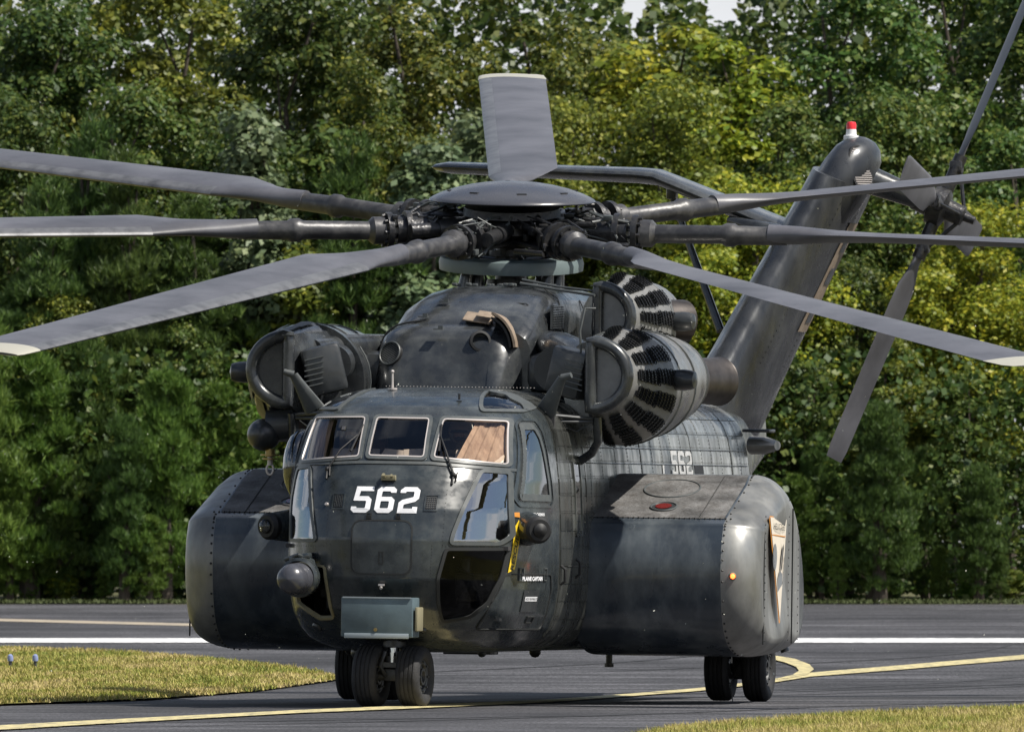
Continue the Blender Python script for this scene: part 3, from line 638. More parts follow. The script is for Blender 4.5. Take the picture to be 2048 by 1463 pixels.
# the wood behind reads as one dark mass
def mass(name, y0, y1, x0, x1, z0, z1, n, leaf, key, seed, label, topf=None, thin=-1.25):
    rg = np.random.default_rng(seed); x = x0+(x1-x0)*rg.random(n); y = y0+(y1-y0)*rg.random(n); z = z0+(z1-z0)*rg.random(n)
    if topf: keep = z < topf(x, rg); x, y, z = x[keep], y[keep], z[keep]
    p = np.stack([x, y, z], 1); cl = np.sin(p[:, 0]*2.3+np.sin(p[:, 2]*1.9)*2)+np.sin(p[:, 2]*2.7+p[:, 1]); p = p[cl > thin]
    nr = rg.normal(0, .6, p.shape)+np.array([0, -.3, .6]); nr /= np.linalg.norm(nr, axis=1)[:, None]
    o = npmesh(name, quads(p, nr, leaf, rg, .8), 4, LM[key]); o['kind'] = 'stuff'; o['label'] = label; o['category'] = 'wood'; return o
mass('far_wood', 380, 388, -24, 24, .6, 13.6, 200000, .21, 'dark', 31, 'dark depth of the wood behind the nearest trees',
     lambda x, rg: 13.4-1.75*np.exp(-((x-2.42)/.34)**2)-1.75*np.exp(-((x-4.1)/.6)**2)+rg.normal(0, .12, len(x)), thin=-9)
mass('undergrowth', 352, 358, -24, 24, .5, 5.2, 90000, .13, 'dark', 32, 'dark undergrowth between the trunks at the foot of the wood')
# ------------------------------------------------------------------ the helicopter: x = its left (port), y = aft, z = up, metres
H = empty('helicopter', (-1.208, 198.0, 0), (0, R(.8), -R(11.5)))
top(H, 'huge dark grey military helicopter with big sponsons and 562 on its nose', 'helicopter')
WIN = dict(
 pane_right=[(.393, 2.923), (1.005, 2.913), (1.085, 2.455), (.403, 2.512)],
 pane_centre=[(-.29, 2.929), (.285, 2.928), (.339, 2.511), (-.262, 2.519)],
 pane_left=[(-1.02, 2.926), (-.38, 2.933), (-.332, 2.512), (-1.06, 2.465)],
 brow_right=[(.60, 3.222), (.80, 3.185), (1.00, 3.09), (1.075, 3.01), (.735, 3.005)],
 brow_left=[(-.62, 3.222), (-.80, 3.185), (-1.00, 3.09), (-1.075, 3.01), (-.76, 3.005)],
 low_right=[(.875, 2.40), (1.095, 2.385), (1.15, 1.745), (1.07, 1.666), (.672, 1.665), (.69, 1.771)],
 low_left=[(-1.10, 2.40), (-.895, 2.42), (-.825, 2.101), (-.72, 1.676), (-1.10, 1.672), (-1.15, 2.1)],
 chin=[(.63, 1.606), (1.13, 1.613), (1.08, 1.314), (.964, 1.061), (.816, .935), (.56, .88), (.548, 1.086), (.558, 1.307)],
 recess=[(-.813, 1.432), (-.611, 1.416), (-.553, .90), (-.722, .89), (-1.0, 1.046), (-1.0, 1.2), (-.84, 1.261)])
SIDE = [(.95, 2.853), (1.22, 2.856), (1.32, 2.745), (1.46, 2.131), (.52, 2.138)]
# ---- nose shell, with real openings
rows = []
zz = []
k = 0
z = ZB+.002
while z < ZT-.001:
    zz.append(z); dz = .02
    if z < .62 or z > 3.1: dz = .008
    if z > 3.22 or z < .57: dz = .0035
    z += dz
zz.append(ZT-.0006)
NT = 220; vs = []; fs = []
for z in zz:
    wz_ = Wz(z); Lz = YJ-yf(z)
    for i in range(NT+1):
        t = math.pi*i/NT; c, s_ = math.cos(t), math.sin(t)
        vs.append((-wz_*math.copysign(abs(c)**(2/NX), c), YJ-Lz*abs(s_)**(2/NX), z))
polys = [rounded(p, .05) for p in WIN.values()]; sidep = rounded(SIDE, .05)
for j in range(len(zz)-1):
    for i in range(NT):
        q = j*(NT+1)+i; a = [Vector(vs[q]), Vector(vs[q+1]), Vector(vs[q+NT+2]), Vector(vs[q+NT+1])]; m = sum(a, Vector())/4
        if any(inside((m.x, m.z), P) for P in polys): continue
        if abs(m.x) > .7 and inside((m.y, m.z), sidep): continue
        fs.append((q, q+NT+1, q+NT+2, q+1))
nose = mesh('nose_shell', vs, fs, M_['body'], H, smooth=True)
# ---- cabin and tail cone
def section(y, sc=1, cz=None, sx=None):
    half = [(Wz(z), z) for z in [.5505, .556, .565, .59, .63, .7, .8, .95, 1.2, 1.5, 1.9, 2.3, 2.6, 2.8, 2.92, 3.0, 3.07, 3.13, 3.18, 3.22, 3.243, 3.2495]]
    pts = half+[(-x, z) for x, z in reversed(half)]
    if cz is None: return [Vector((x, y, z)) for x, z in pts]
    return [Vector((x*sx, y, cz+(z-cz)*sc)) for x, z in pts]
rg_ = [section(y) for y in (YJ, 3, 5, 7, 9, 11, 12.35)]
rg_ += [section(12.5, .985, 2.0, .985), section(12.8, .90, 2.35, .88), section(13.3, .78, 2.8, .74), section(14.2, .62, 2.95, .52), section(16.5, .38, 3.05, .30), section(19, .2, 3.1, .15)]
MB().loft(rg_, False, True).build('fuselage', M_['side'], H, ang=50)
# ---- skin panels, port side and shoulder
def skin(y0, y1, z0, z1, side=1, d=.006, matk='side', name='skin_panel'):
    g = .006; y0 += g; y1 -= g; z0 += g; z1 -= g; nz = 5; vs = []
    for j in range(nz+1):
        z = z0+(z1-z0)*j/nz; zz_ = min(z, 3.249)
        for y in (y0, y1):
            n_ = nrm(Mp, YJ+1, zz_); p = Vector((Wz(zz_), y, zz_)); q = p+n_*d; vs += [(q.x*side, y, q.z), (p.x*side*.999, y, p.z-.0)]
    fs = []
    for j in range(nz):
        a = j*4; fs += [(a, a+2, a+6, a+4), (a, a+4, a+5, a+1), (a+2, a+3, a+7, a+6)]
    fs += [(0, 1, 3, 2), (nz*4, nz*4+2, nz*4+3, nz*4+1)]
    return mesh(name, vs, fs, M_[matk], H)
r2 = random.Random(5)
zrows = [.72, .90, 1.08, 1.26, 1.44, 1.62, 1.80, 1.98, 2.16, 2.34, 2.50, 2.66, 2.82, 2.98, 3.12, 3.21]
ycols = [1.95, 2.55, 3.1, 3.62, 4.3, 5.0, 5.7, 6.4, 7.0, 7.55, 8.1, 8.65, 9.2, 9.75, 10.3, 10.85, 11.4, 11.9, 12.34]
for j in range(len(zrows)-1):
    for i in range(len(ycols)-1):
        y0, y1 = ycols[i], ycols[i+1]
        if 3.8 < y0 < 8.9 and zrows[j] < 2.0: continue          # behind the sponson
        if y1 < 2.5 and zrows[j] > 2.9: continue
        skin(y0, y1, zrows[j], zrows[j+1], d=.005+r2.random()*.004, matk='bare' if (y0 > 5.5 and zrows[j] > 2.2) else 'side')  # upper aft rows take the skin with the sheen in its colour
# ---- rivets on the side
rv = MB()
def rivet(mb, p, n_, r=.008, h=.004):
    u = n_.orthogonal().normalized(); v = n_.cross(u); c = Vector(p)
    ring = [c+(u*math.cos(a)+v*math.sin(a))*r for a in (0, 1.257, 2.513, 3.77, 5.027)]
    mb.add(ring+[c+n_*h], [(i, (i+1) % 5, 5) for i in range(5)])
for y in ycols[1:-1]:
    z = .75
    while z < 3.15:
        n_ = nrm(Mp, YJ+1, z); p = Vector((Wz(z), y-.03, z))+n_*.010; rivet(rv, p, n_, .009, .005); z += .038
for z in zrows[4:-2]:
    y = 2.0
    while y < 12.3:
        n_ = nrm(Mp, YJ+1, z); p = Vector((Wz(z), y, z+.025))+n_*.010
        if not (3.8 < y < 9 and z < 2.1): rivet(rv, p, n_, .007, .004)
        y += .07
rv.build('rivets', M_['rivet'], H, fix=False, smooth=False, kind='stuff')
# ---- windows
def window(key, M, poly, gl, fw=.05, fmat='frame', seal=True, d=.006, label=None):
    P = rounded(poly, .035); mb = MB(); ribbon(mb, M, P, fw, -.02, .016)
    f = mb.build('window_frame', M_[fmat], H, fix=False)
    if label: f['label'] = label
    if seal:
        mb = MB(); c = (sum(p[0] for p in P)/len(P), sum(p[1] for p in P)/len(P))
        P2 = [(c[0]+(p[0]-c[0])*(1-.022/max(.1, abs(Vector(p)-Vector(c)) if False else (Vector(p)-Vector(c)).length)), c[1]+(p[1]-c[1])*(1-.022/max(.1, (Vector(p)-Vector(c)).length))) for p in P]
        ribbon(mb, M, P2, .011, 0, .018); mb.build('window_seal', M_['seal'], f, fix=False)
    v_, f_ = patch(M, P, d); mesh('pane', v_, f_, M_[gl], f, smooth=True)
    return f
for k in ('pane_left', 'pane_centre', 'pane_right'): window(k, Mf, WIN[k], 'glass', .038)
for k in ('brow_left', 'brow_right'): window(k, Mf, WIN[k], 'glassc', .03, seal=False)
for k in ('low_left', 'low_right'): window(k, Mf, WIN[k], 'glassl', .035, seal=False)
window('chin', Mf, WIN['chin'], 'glassk', .03, 'seam', seal=False, label='dark lower chin window')
window('side', Mp, SIDE, 'glassl', .07, 'frame', seal=False); window('side', Ms, SIDE, 'glassd', .08, 'frame', seal=False)
# outer frame of the port cockpit window, with its rivets
mb = MB(); P = rounded([(1.0, 2.92), (1.38, 2.92), (1.46, 2.80), (1.62, 2.10), (1.50, 2.045), (.48, 2.05), (.36, 2.14), (.86, 2.86)], .05); ribbon(mb, Mp, P, .022, 0, .012); mb.build('window_surround', M_['body'], H, fix=False)
mb = MB()
for p in dens(rounded([(.93, 2.89), (1.28, 2.89), (1.40, 2.77), (1.54, 2.095), (.47, 2.10)], .05), .045): rivet(mb, off(Mp, p[0], p[1], .017), nrm(Mp, *p), .007, .004)
mb.build('rivets', M_['rivet'], H, fix=False, smooth=False, kind='stuff')
# starboard bubble window
mb = MB(); mb.ball((-1.235, 1.25, 2.42), .5, (.36, .92, .78), 28); mb.build('bubble_window', M_['glassd'], H)
# ---- cockpit interior
ck = MB(); ck.box((0, YJ+.25, 1.9), (2.4, .04, 2.2)); ck.box((0, 1.0, 1.62), (2.3, 1.8, .04)); ck.box((0, .62, 2.28), (1.9, .34, .34), bev=.06); ck.box((0, .9, 2.05), (.5, 1.0, .5), bev=.05)
ck.build('cockpit_bulkhead', M_['inner'], H)
cb = MB(); cb.box((.82, .25, 1.22), (.40, .5, .30), bev=.03); cb.box((.72, .1, 1.32), (.10, .1, .4), bev=.02); cb.tube([(.64, .0, 1.42), (.78, -.02, 1.36), (.84, .05, 1.34)], .012); cb.box((0, 1.0, .9), (2.1, 1.6, .03)); cb.box((0, .5, 1.25), (.06, 1.8, .7))
cb.build('lower_nose_equipment', M_['hub'], H)
for sx in (-.62, .66):
    sb = MB(); sb.box((sx, 1.35, 2.35), (.5, .14, .95), bev=.05); sb.box((sx, 1.05, 1.95), (.5, .55, .14), bev=.05); sb.box((sx, 1.32, 2.86), (.28, .12, .18), bev=.04)
    sb.build('seat', M_['seat'], H)
sh = MB()
for sx in (-.62, .68): sh.box((sx+.1, .42, 2.54), (.5, .30, .02), rot=Euler((R(24), 0, R(6))).to_matrix(), bev=0)
sh.box((-.08, .22, 2.54), (.24, .24, .01), rot=Euler((R(30), R(5), R(-6))).to_matrix()); sh.box((.14, .24, 2.55), (.22, .24, .01), rot=Euler((R(30), R(-4), R(9))).to_matrix()); sh.build('chart_papers', M_['cream'], H, kind='stuff')
cu = MB()  # tan drapes added behind the panes to imitate tan reflections in the glass
for x0, x1, xs_ in ((.72, 1.02, -.16), (-1.02, -.78, .05)):
    n = 40; vs_ = []
    for j, z_ in enumerate((2.93, 2.8, 2.65, 2.5, 2.40)):
        for i in range(n+1):
            x = x0+(x1-x0)*i/n+xs_*(2.93-z_)*(1-i/n if xs_ < 0 else i/n)*1.5; vs_.append((x, noseY(x, z_)+.10+.014*math.sin(i*.62+z_*2)+.020*math.sin(i*.23+1+z_)+.006*math.sin(i*1.7), z_))
    cu = MB(); cu.add(vs_, [(j*(n+1)+i, j*(n+1)+i+1, (j+1)*(n+1)+i+1, (j+1)*(n+1)+i) for j in range(4) for i in range(n)]); cu.build('reflection_drape', M_['seat'], H, fix=False)
# ---- wipers, hatch, vents, numbers
for (bx, bz), (tx, tz) in (((-.66, 2.385), (-.41, 2.72)), ((.635, 2.345), (.43, 2.73))):
    a = off(Mf, bx, bz, .02); b = off(Mf, (bx+tx)/2, (bz+tz)/2, .06); c = off(Mf, tx, tz, .035)
    wp = MB().tube([a, b, c], [.013, .010, .007], 8).tube([off(Mf, bx, bz-.09, .01), a], .012, 8).tube([off(Mf, bx+.03, bz-.06, .01), off(Mf, bx+.03, bz+.02, .03)], .009, 8).ball(a, .028, n=10).build('wiper_arm', M_['black'], H)
    dx = -.02 if bx < 0 else .02
    MB().tube([off(Mf, tx-dx, tz+.11, .028), off(Mf, tx+dx*1.5, tz-.16, .028)], .011, 6).build('wiper_blade', M_['black'], wp)
hp = rounded([(-.315, 1.885), (.300, 1.885), (.300, 1.348), (-.315, 1.348)], .11, 6)
mb = MB(); v_, f_ = patch(Mf, hp, .010); mb.add(v_, f_); ht = mb.build('nose_hatch', M_['body'], H, fix=False)
mb = MB(); ribbon(mb, Mf, hp, .016, -.001, .0125); mb.build('hatch_seam', M_['seam'], ht, fix=False)
for x in (-.17, .13):
    mb = MB(); ribbon(mb, Mf, [(x, 1.90), (x, 1.955), (x+.04, 1.955), (x+.04, 1.90)], .010, 0, .013, closed=False); mb.box(off(Mf, x+.02, 1.915, .014), (.05, .012, .03)); mb.build('hinge', M_['seam'], ht, fix=False)
mb = MB(); ribbon(mb, Mf, [(-.03, 1.57), (.012, 1.57), (.012, 1.45), (-.03, 1.45)], .012, 0, .016); mb.build('latch', M_['seam'], ht, fix=False)
for cx_, cz_ in ((-.493, 2.073), (.463, 2.068)):
    v_, f_ = patch(Mf, [(cx_-.048, cz_-.062), (cx_+.048, cz_-.062), (cx_+.05, cz_+.062), (cx_-.045, cz_+.062)], .004); g = mesh('vent_grille', v_, f_, M_['black'], H)
    mb = MB(); ribbon(mb, Mf, [(cx_-.06, cz_-.075), (cx_+.06, cz_-.075), (cx_+.062, cz_+.075), (cx_-.057, cz_+.075)], .014, 0, .010); mb.build('vent_frame', M_['body'], g, fix=False)
    mb = MB()
    for i in range(6): mb.tube([off(Mf, cx_-.046, cz_-.05+i*.02, .007), off(Mf, cx_+.048, cz_-.05+i*.02, .007)], .0035, 5)
    for i in range(5): mb.tube([off(Mf, cx_-.036+i*.019, cz_-.06, .007), off(Mf, cx_-.034+i*.019, cz_+.06, .007)], .0035, 5)
    mb.build('grille_bars', M_['dark'], g, fix=False)
DIG = {   # block numerals with cut corners on a 10 x 15 grid (outer, holes)
 '5': ([(1, 15), (10, 15), (10, 12.4), (3.4, 12.4), (3.0, 9.4), (7.8, 9.4), (9.6, 7.6), (9.6, 1.8), (7.8, 0), (1.4, 0), (-.2, 1.6), (-.2, 3.4), (2.4, 3.4), (2.8, 2.6), (6.6, 2.6), (7.0, 3.0), (7.0, 6.4), (6.6, 6.8), (.4, 6.8)], []),
 '6': ([(2, 15), (8.2, 15), (9.8, 13.4), (9.8, 11.6), (7.2, 11.6), (6.8, 12.4), (3.2, 12.4), (2.8, 12.0), (2.8, 9.2), (7.8, 9.2), (9.6, 7.4), (9.6, 1.8), (7.8, 0), (2, 0), (.2, 1.8), (.2, 13.2)], [[(3.2, 6.7), (6.6, 6.7), (7.0, 6.3), (7.0, 3.0), (6.6, 2.6), (3.2, 2.6), (2.8, 3.0), (2.8, 6.3)]]),
 '2': ([(2, 15), (8.0, 15), (9.8, 13.2), (9.8, 8.4), (8.2, 6.6), (3.2, 5.0), (2.9, 4.6), (2.9, 2.6), (7.4, 2.6), (7.4, 3.6), (9.8, 3.6), (9.8, 0), (.2, 0), (.2, 6.0), (1.8, 7.6), (6.8, 9.2), (7.1, 9.6), (7.1, 12.0), (6.7, 12.4), (3.2, 12.4), (2.8, 11.6), (.2, 11.6), (.2, 13.2)], [])}
def digit(ch, M, ox, oz, w_, h_, d, m, shear=0.):
    outer, holes = DIG[ch]; f = lambda p: (ox+p[0]/10*w_+p[1]/15*shear, oz+p[1]/15*h_)
    loops = [[f(p) for p in outer]]+[[f(p) for p in hh] for hh in holes]
    flat = [p for l in loops for p in l]; tri = tessellate_polygon([[Vector((p[0], p[1], 0)) for p in l] for l in loops])
    o = mesh('number_digit', [off(M, p[0], p[1], d) for p in flat], tri, m, H); return o
for ch, ox in (('5', -.345), ('6', -.108), ('2', .130)): digit(ch, Mf, ox, 1.962, .205, .262, .007, M_['white'], .018)
# small fittings on the nose
mb = MB(); mb.box(off(Mf, .01, 2.305, .02), (.15, .05, .055), bev=.008).tube([off(Mf, -.03, 2.30, .05), off(Mf, -.03, 2.30, .09)], .018, 8).tube([off(Mf, .05, 2.30, .05), off(Mf, .05, 2.30, .08)], .014, 8); mb.build('camera_bracket', M_['edging'], H)
MB().tube([off(Mf, 0, 1.23, 0), off(Mf, 0, 1.23, .07)], .014, 8).box(off(Mf, 0, 1.25, .03), (.06, .03, .02)).build('pitot_probe', M_['seal'], H)
for x, z, r_ in ((-.62, 2.04, .02), (.36, .79, .03), (-.79, .80, .06)): MB().tube([off(Mf, x, z, 0), off(Mf, x, z, .02)], [r_, r_*.8], 14).build('flush_lamp', M_['seal'] if r_ < .03 else M_['dark'], H)
MB().tube([(-.35, 1.45, 3.22), (-.352, 1.45, 3.40)], [.014, .010], 8).ball((-.352, 1.45, 3.40), .02, n=8).tube([(-.35, 1.45, 3.215), (-.35, 1.45, 3.235)], .05, 12).build('whip_antenna', M_['seal'], H)
MB().tube([(.47, .85, 3.12), (.47, .85, 3.18)], .012, 8).box((.47, .85, 3.10), (.05, .03, .02)).build('roof_temperature_probe', M_['black'], H)
# weather seam across the roof with fasteners
mb = MB()
for i in range(44):
    x = -.72+i*.036; rivet(mb, (x, 2.9, 3.260), Vector((0, -.5, .86)), .006, .005)
mb.build('rivets', M_['seal'], H, fix=False, smooth=False, kind='stuff')
# nose seams: rows of tiny fasteners
mb = MB()
for P, st in (([(-.55, 1.64), (-.48, .85)], .03), ([(.50, 1.64), (.47, .85)], .03), ([(-1.16, 2.44), (-.3, 2.475), (.38, 2.475), (1.12, 2.42)], .035), ([(.60, 1.635), (1.2, 1.64)], .03), ([(-.60, 1.62), (-1.1, 1.62)], .03), ([(-1.1, 2.965), (1.1, 2.965)], .035), ([(-.6, 2.38), (-.6, 1.65)], .04), ([(.6, 2.2), (.6, 1.65)], .04)):
    for p in dens(P, st, False): rivet(mb, off(Mf, p[0], p[1], .001), nrm(Mf, *p), .005, .004)
mb.build('rivets', M_['rivet'], H, fix=False, smooth=False, kind='stuff')
mb = MB(); ribbon(mb, Mf, [(-1.15, 2.435), (-.33, 2.468), (.39, 2.468), (1.14, 2.41)], .028, 0, .010, closed=False); mb.build('windscreen_sill', M_['frame'], H, fix=False)
# ---- refuelling probe bay, starboard
mb = MB(); ribbon(mb, Mf, rounded(WIN['recess'], .03), .022, -.02, .018); pb = mb.build('probe_bay_edging', M_['edging'], H, fix=False)
mb = MB(); mb.box((-.68, .75, 1.15), (.6, .04, .5)); mb.box((-.62, .3, 1.15), (.03, .8, .7)); mb.tube([(-.70, .1, 1.3), (-.68, .05, 1.0), (-.75, .2, .9)], .03); mb.box((-.75, .35, 1.2), (.12, .3, .2), bev=.02); mb.build('probe_bay', M_['black'], pb)
pr = MB().lathe([(.001, -.175), (.06, -.165), (.115, -.125), (.145, -.075), (.158, 0), (.15, .06), (.14, .10), (.155, .13), (.165, .2), (.13, .3), (.12, .9)], (-.865, -.86, 1.285), (.08, 1, .02), 32)
pr.build('refuelling_probe', M_['dome'], H, label='round tipped grey refuelling probe beside the nose')
mb = MB().lathe([(.17, -.02), (.20, .0), (.205, .08), (.16, .16)], (-.85, -.66, 1.30), (.08, 1, .02), 28).box((-.86, -.45, 1.50), (.22, .3, .06), rot=Euler((0, R(-15), 0)).to_matrix(), bev=.02).tube([(-1.02, -.5, 1.48), (-.86, -.62, 1.53), (-.74, -.5, 1.47), (-.70, -.5, 1.38)], .022, 8); mb.build('probe_collar', M_['body'], H)
# ---- box on the lower nose
bx = MB().box((.055, -.93, .915), (.735, .34, .40), bev=.012).build('equipment_box', M_['boxp'], H, label='square blue grey box on the lower nose')
MB().box((.055, -1.102, 1.112), (.70, .012, .014)).build('box_rim', M_['boxe'], bx); MB().box((.055, -1.104, .728), (.66, .016, .050), bev=.004).build('box_rim', M_['boxe'], bx)
MB().tube([(.045, -1.10, .79), (.045, -1.118, .79)], .018, 10).build('latch', M_['brass'], bx)
MB().box((.455, -.93, .90), (.03, .28, .24), bev=.01).build('side_bracket', M_['edging'], bx)
# ---- sensor cones, rescue arrow, stencils
for s_, yy in ((1, .72), (-1, .95)):
    bs = Vector((s_*1.10, yy+.15, 1.83)); tp = Vector((s_*1.42, yy-.42, 1.81))
    c = MB().lathe([(.20, -.05), (.19, .08), (.165, .35), (.145, .55), (.135, .62)], bs, tp-bs, 28).build('sensor_cone', M_['body'], H)
    MB().lathe([(.137, .60), (.138, .66), (.11, .70), (.0, .70)], bs, tp-bs, 28).build('sensor_ring', M_['black'], c)
    MB().lathe([(.075, .69), (.07, .72), (.04, .745), (0, .75)], bs, tp-bs, 24).build('lens', M_['glassc'] if s_ < 0 else M_['black'], c)
al = [(.24, 1.365), (.40, 1.41), (.46, 1.80), (.54, 1.80), (.44, 1.93), (.28, 1.80), (.34, 1.80)]
al = [(.275, 1.365), (.36, 1.44), (.475, 1.73), (.60, 1.73), (.47, 1.915), (.24, 1.73), (.345, 1.73), (.20, 1.40)]
al = [(.20, 1.375), (.33, 1.41), (.44, 1.755), (.53, 1.73), (.43, 1.91), (.23, 1.76), (.31, 1.765)]
v_, f_ = patch(Mp, al, .012); ar = mesh('rescue_arrow', v_, f_, M_['yellow'], H)
writing('RESCUE', .085, Mp, (.325, 1.575), .016, M_['ink'], ar, sx=1.25, rot=R(72), bold=.002)
def sten(s, at, size, m='white', sx=1.6, bold=.001): return writing(s, size, Mp, at, .014, M_[m], H, 'stencil', sx=sx, bold=bold)
sten('CAPT. M. CARMAN', (.90, 1.965), .045, sx=1.5); sten('DEPUTY', (.90, 1.91), .045, sx=1.5); sten('PLANE CAPTAIN', (.82, 1.315), .055, sx=1.5, bold=.003)
v_, f_ = patch(Mp, [(.60, 1.20), (1.06, 1.20), (1.06, .98), (.60, .98)], .010); mesh('name_plate', v_, f_, M_['dark'], H)
v_, f_ = patch(Mp, [(.65, 1.135), (1.01, 1.135), (1.01, 1.09), (.65, 1.09)], .013); mesh('name_strip', v_, f_, M_['white'], H); writing('AD3 RAMALDI', .036, Mp, (.83, 1.113), .016, M_['ink'], H, 'stencil', sx=1.5)
v_, f_ = patch(Mp, [(.34, 1.985), (.46, 1.985), (.46, 1.935), (.34, 1.94)], .010); mesh('caution_plate', v_, f_, M_['orange'], H)
# crew door below the cockpit window
dp = rounded([(.16, 1.36), (1.50, 1.36), (1.55, 1.2), (1.50, .80), (.05, .80), (.0, 1.0)], .06)
mb = MB(); ribbon(mb, Mp, dp, .014, 0, .011); mb.build('door_seam', M_['seam'], H, fix=False)
for y in (.5, 1.25): mb = MB(); ribbon(mb, Mp, [(y-.05, 1.42), (y+.05, 1.42), (y+.05, 1.30), (y-.05, 1.30)], .012, 0, .014); mb.build('door_hinge', M_['frame'], H, fix=False)
mb = MB(); ribbon(mb, Mp, [(.86, .93), (1.05, .93), (1.05, .87), (.86, .87)], .012, 0, .014); mb.build('door_latch', M_['seam'], H, fix=False)
# cabin window slit and handles on the side
P = rounded([(2.72, 2.52), (3.05, 2.52), (3.05, 1.76), (2.72, 1.76)], .05); mb = MB(); ribbon(mb, Mp, P, .035, 0, .022); f = mb.build('window_frame', M_['side'], H, fix=False)
v_, f_ = patch(Mp, rounded([(2.76, 2.49), (3.01, 2.49), (3.01, 1.98), (2.76, 1.98)], .04), .012); mesh('pane', v_, f_, M_['glassd'], f)
for y, z in ((2.0, 1.35), (2.75, 1.42)): mb = MB(); mb.tube([off(Mp, y, z+.10, .0), off(Mp, y, z+.06, .05), off(Mp, y, z-.06, .05), off(Mp, y, z-.10, .0)], .014, 8); mb.build('grab_handle', M_['black'], H)
P = rounded([(7.50, 2.50), (7.86, 2.50), (7.86, 2.33), (7.50, 2.33)], .04); v_, f_ = patch(Mp, P, .013); mesh('window_frame', v_, f_, M_['oldwhite'], H)
P = rounded([(9.25, 2.50), (9.75, 2.50), (9.75, 2.33), (9.25, 2.33)], .04); v_, f_ = patch(Mp, P, .013); mesh('window_frame', v_, f_, M_['black'], H)
for ch, oy in (('5', 7.98), ('6', 8.40), ('2', 8.80)): digit(ch, Mp, oy, 2.385, .36, .26, .013, M_['oldwhite'])
# external ribs on the flank
for z in (2.66, 2.50, 1.44): mb = MB(); mb.tube([off(Mp, 2.3 if z < 2 else 3.4, z, .010), off(Mp, 3.6 if z < 2 else 12.2, z, .010)], .008, 6); mb.build('stringer_strip', M_['side'], H)
for y in (3.35, 6.4, 9.2, 11.4): mb = MB(); ribbon(mb, Mp, [(y, 2.1), (y, 3.05)], .05, 0, .013, closed=False); mb.build('frame_strip', M_['side'], H, fix=False)
# ------------------------------------------------------------------ sponsons
SPP = [(3.42, 1.30), (3.43, 1.62), (3.52, 1.84), (3.62, 1.92), (4.15, 2.09), (4.9, 2.325), (5.15, 2.385), (5.6, 2.40), (6.3, 2.34), (7.0, 2.17), (7.7, 1.83), (8.2, 1.40), (8.35, 1.05), (8.2, .78), (7.7, .62),
       (6.8, .545), (5.5, .525), (4.6, .53), (4.1, .58), (3.75, .70), (3.53, .92)]
def smooth_loop(P, n):
    P = [Vector(p) for p in P]; m = len(P); out = []
    for i in range(m):
        a, b, c, d = P[i-1], P[i], P[(i+1) % m], P[(i+2) % m]; k = n
        for j in range(k):
            t = j/k; out.append(.5*((2*b)+(c-a)*t+(2*a-5*b+4*c-d)*t*t+(3*b-a-3*c+d)*t*t*t))
    return out
SPO = smooth_loop(SPP, 6)
SPX0, SPX1, SPR = 1.15, 3.06, .36
def spon_pt(i, x):       # outline index, spanwise x -> point, rounded at the outer end, tapering aft
    y, z = SPO[i % len(SPO)]; cy, cz = 5.9, 1.42
    xe = SPX1-.10*max(0, (y-4.8)); k = 0.
    tt = (x-SPX0)/(SPX1-SPX0)
    X = SPX0+(xe-SPX0)*tt
    d = max(0, (tt-(1-SPR/(SPX1-SPX0)))/(SPR/(SPX1-SPX0)))
    sh = SPR*(1-math.sqrt(max(0, 1-min(1, d)**2)))
    v = Vector((cy-y, cz-z)); ln = max(v.length, 1e-6); v = v/ln*min(sh*1.0, ln)
    return Vector((X, y+v.x, z+v.y))
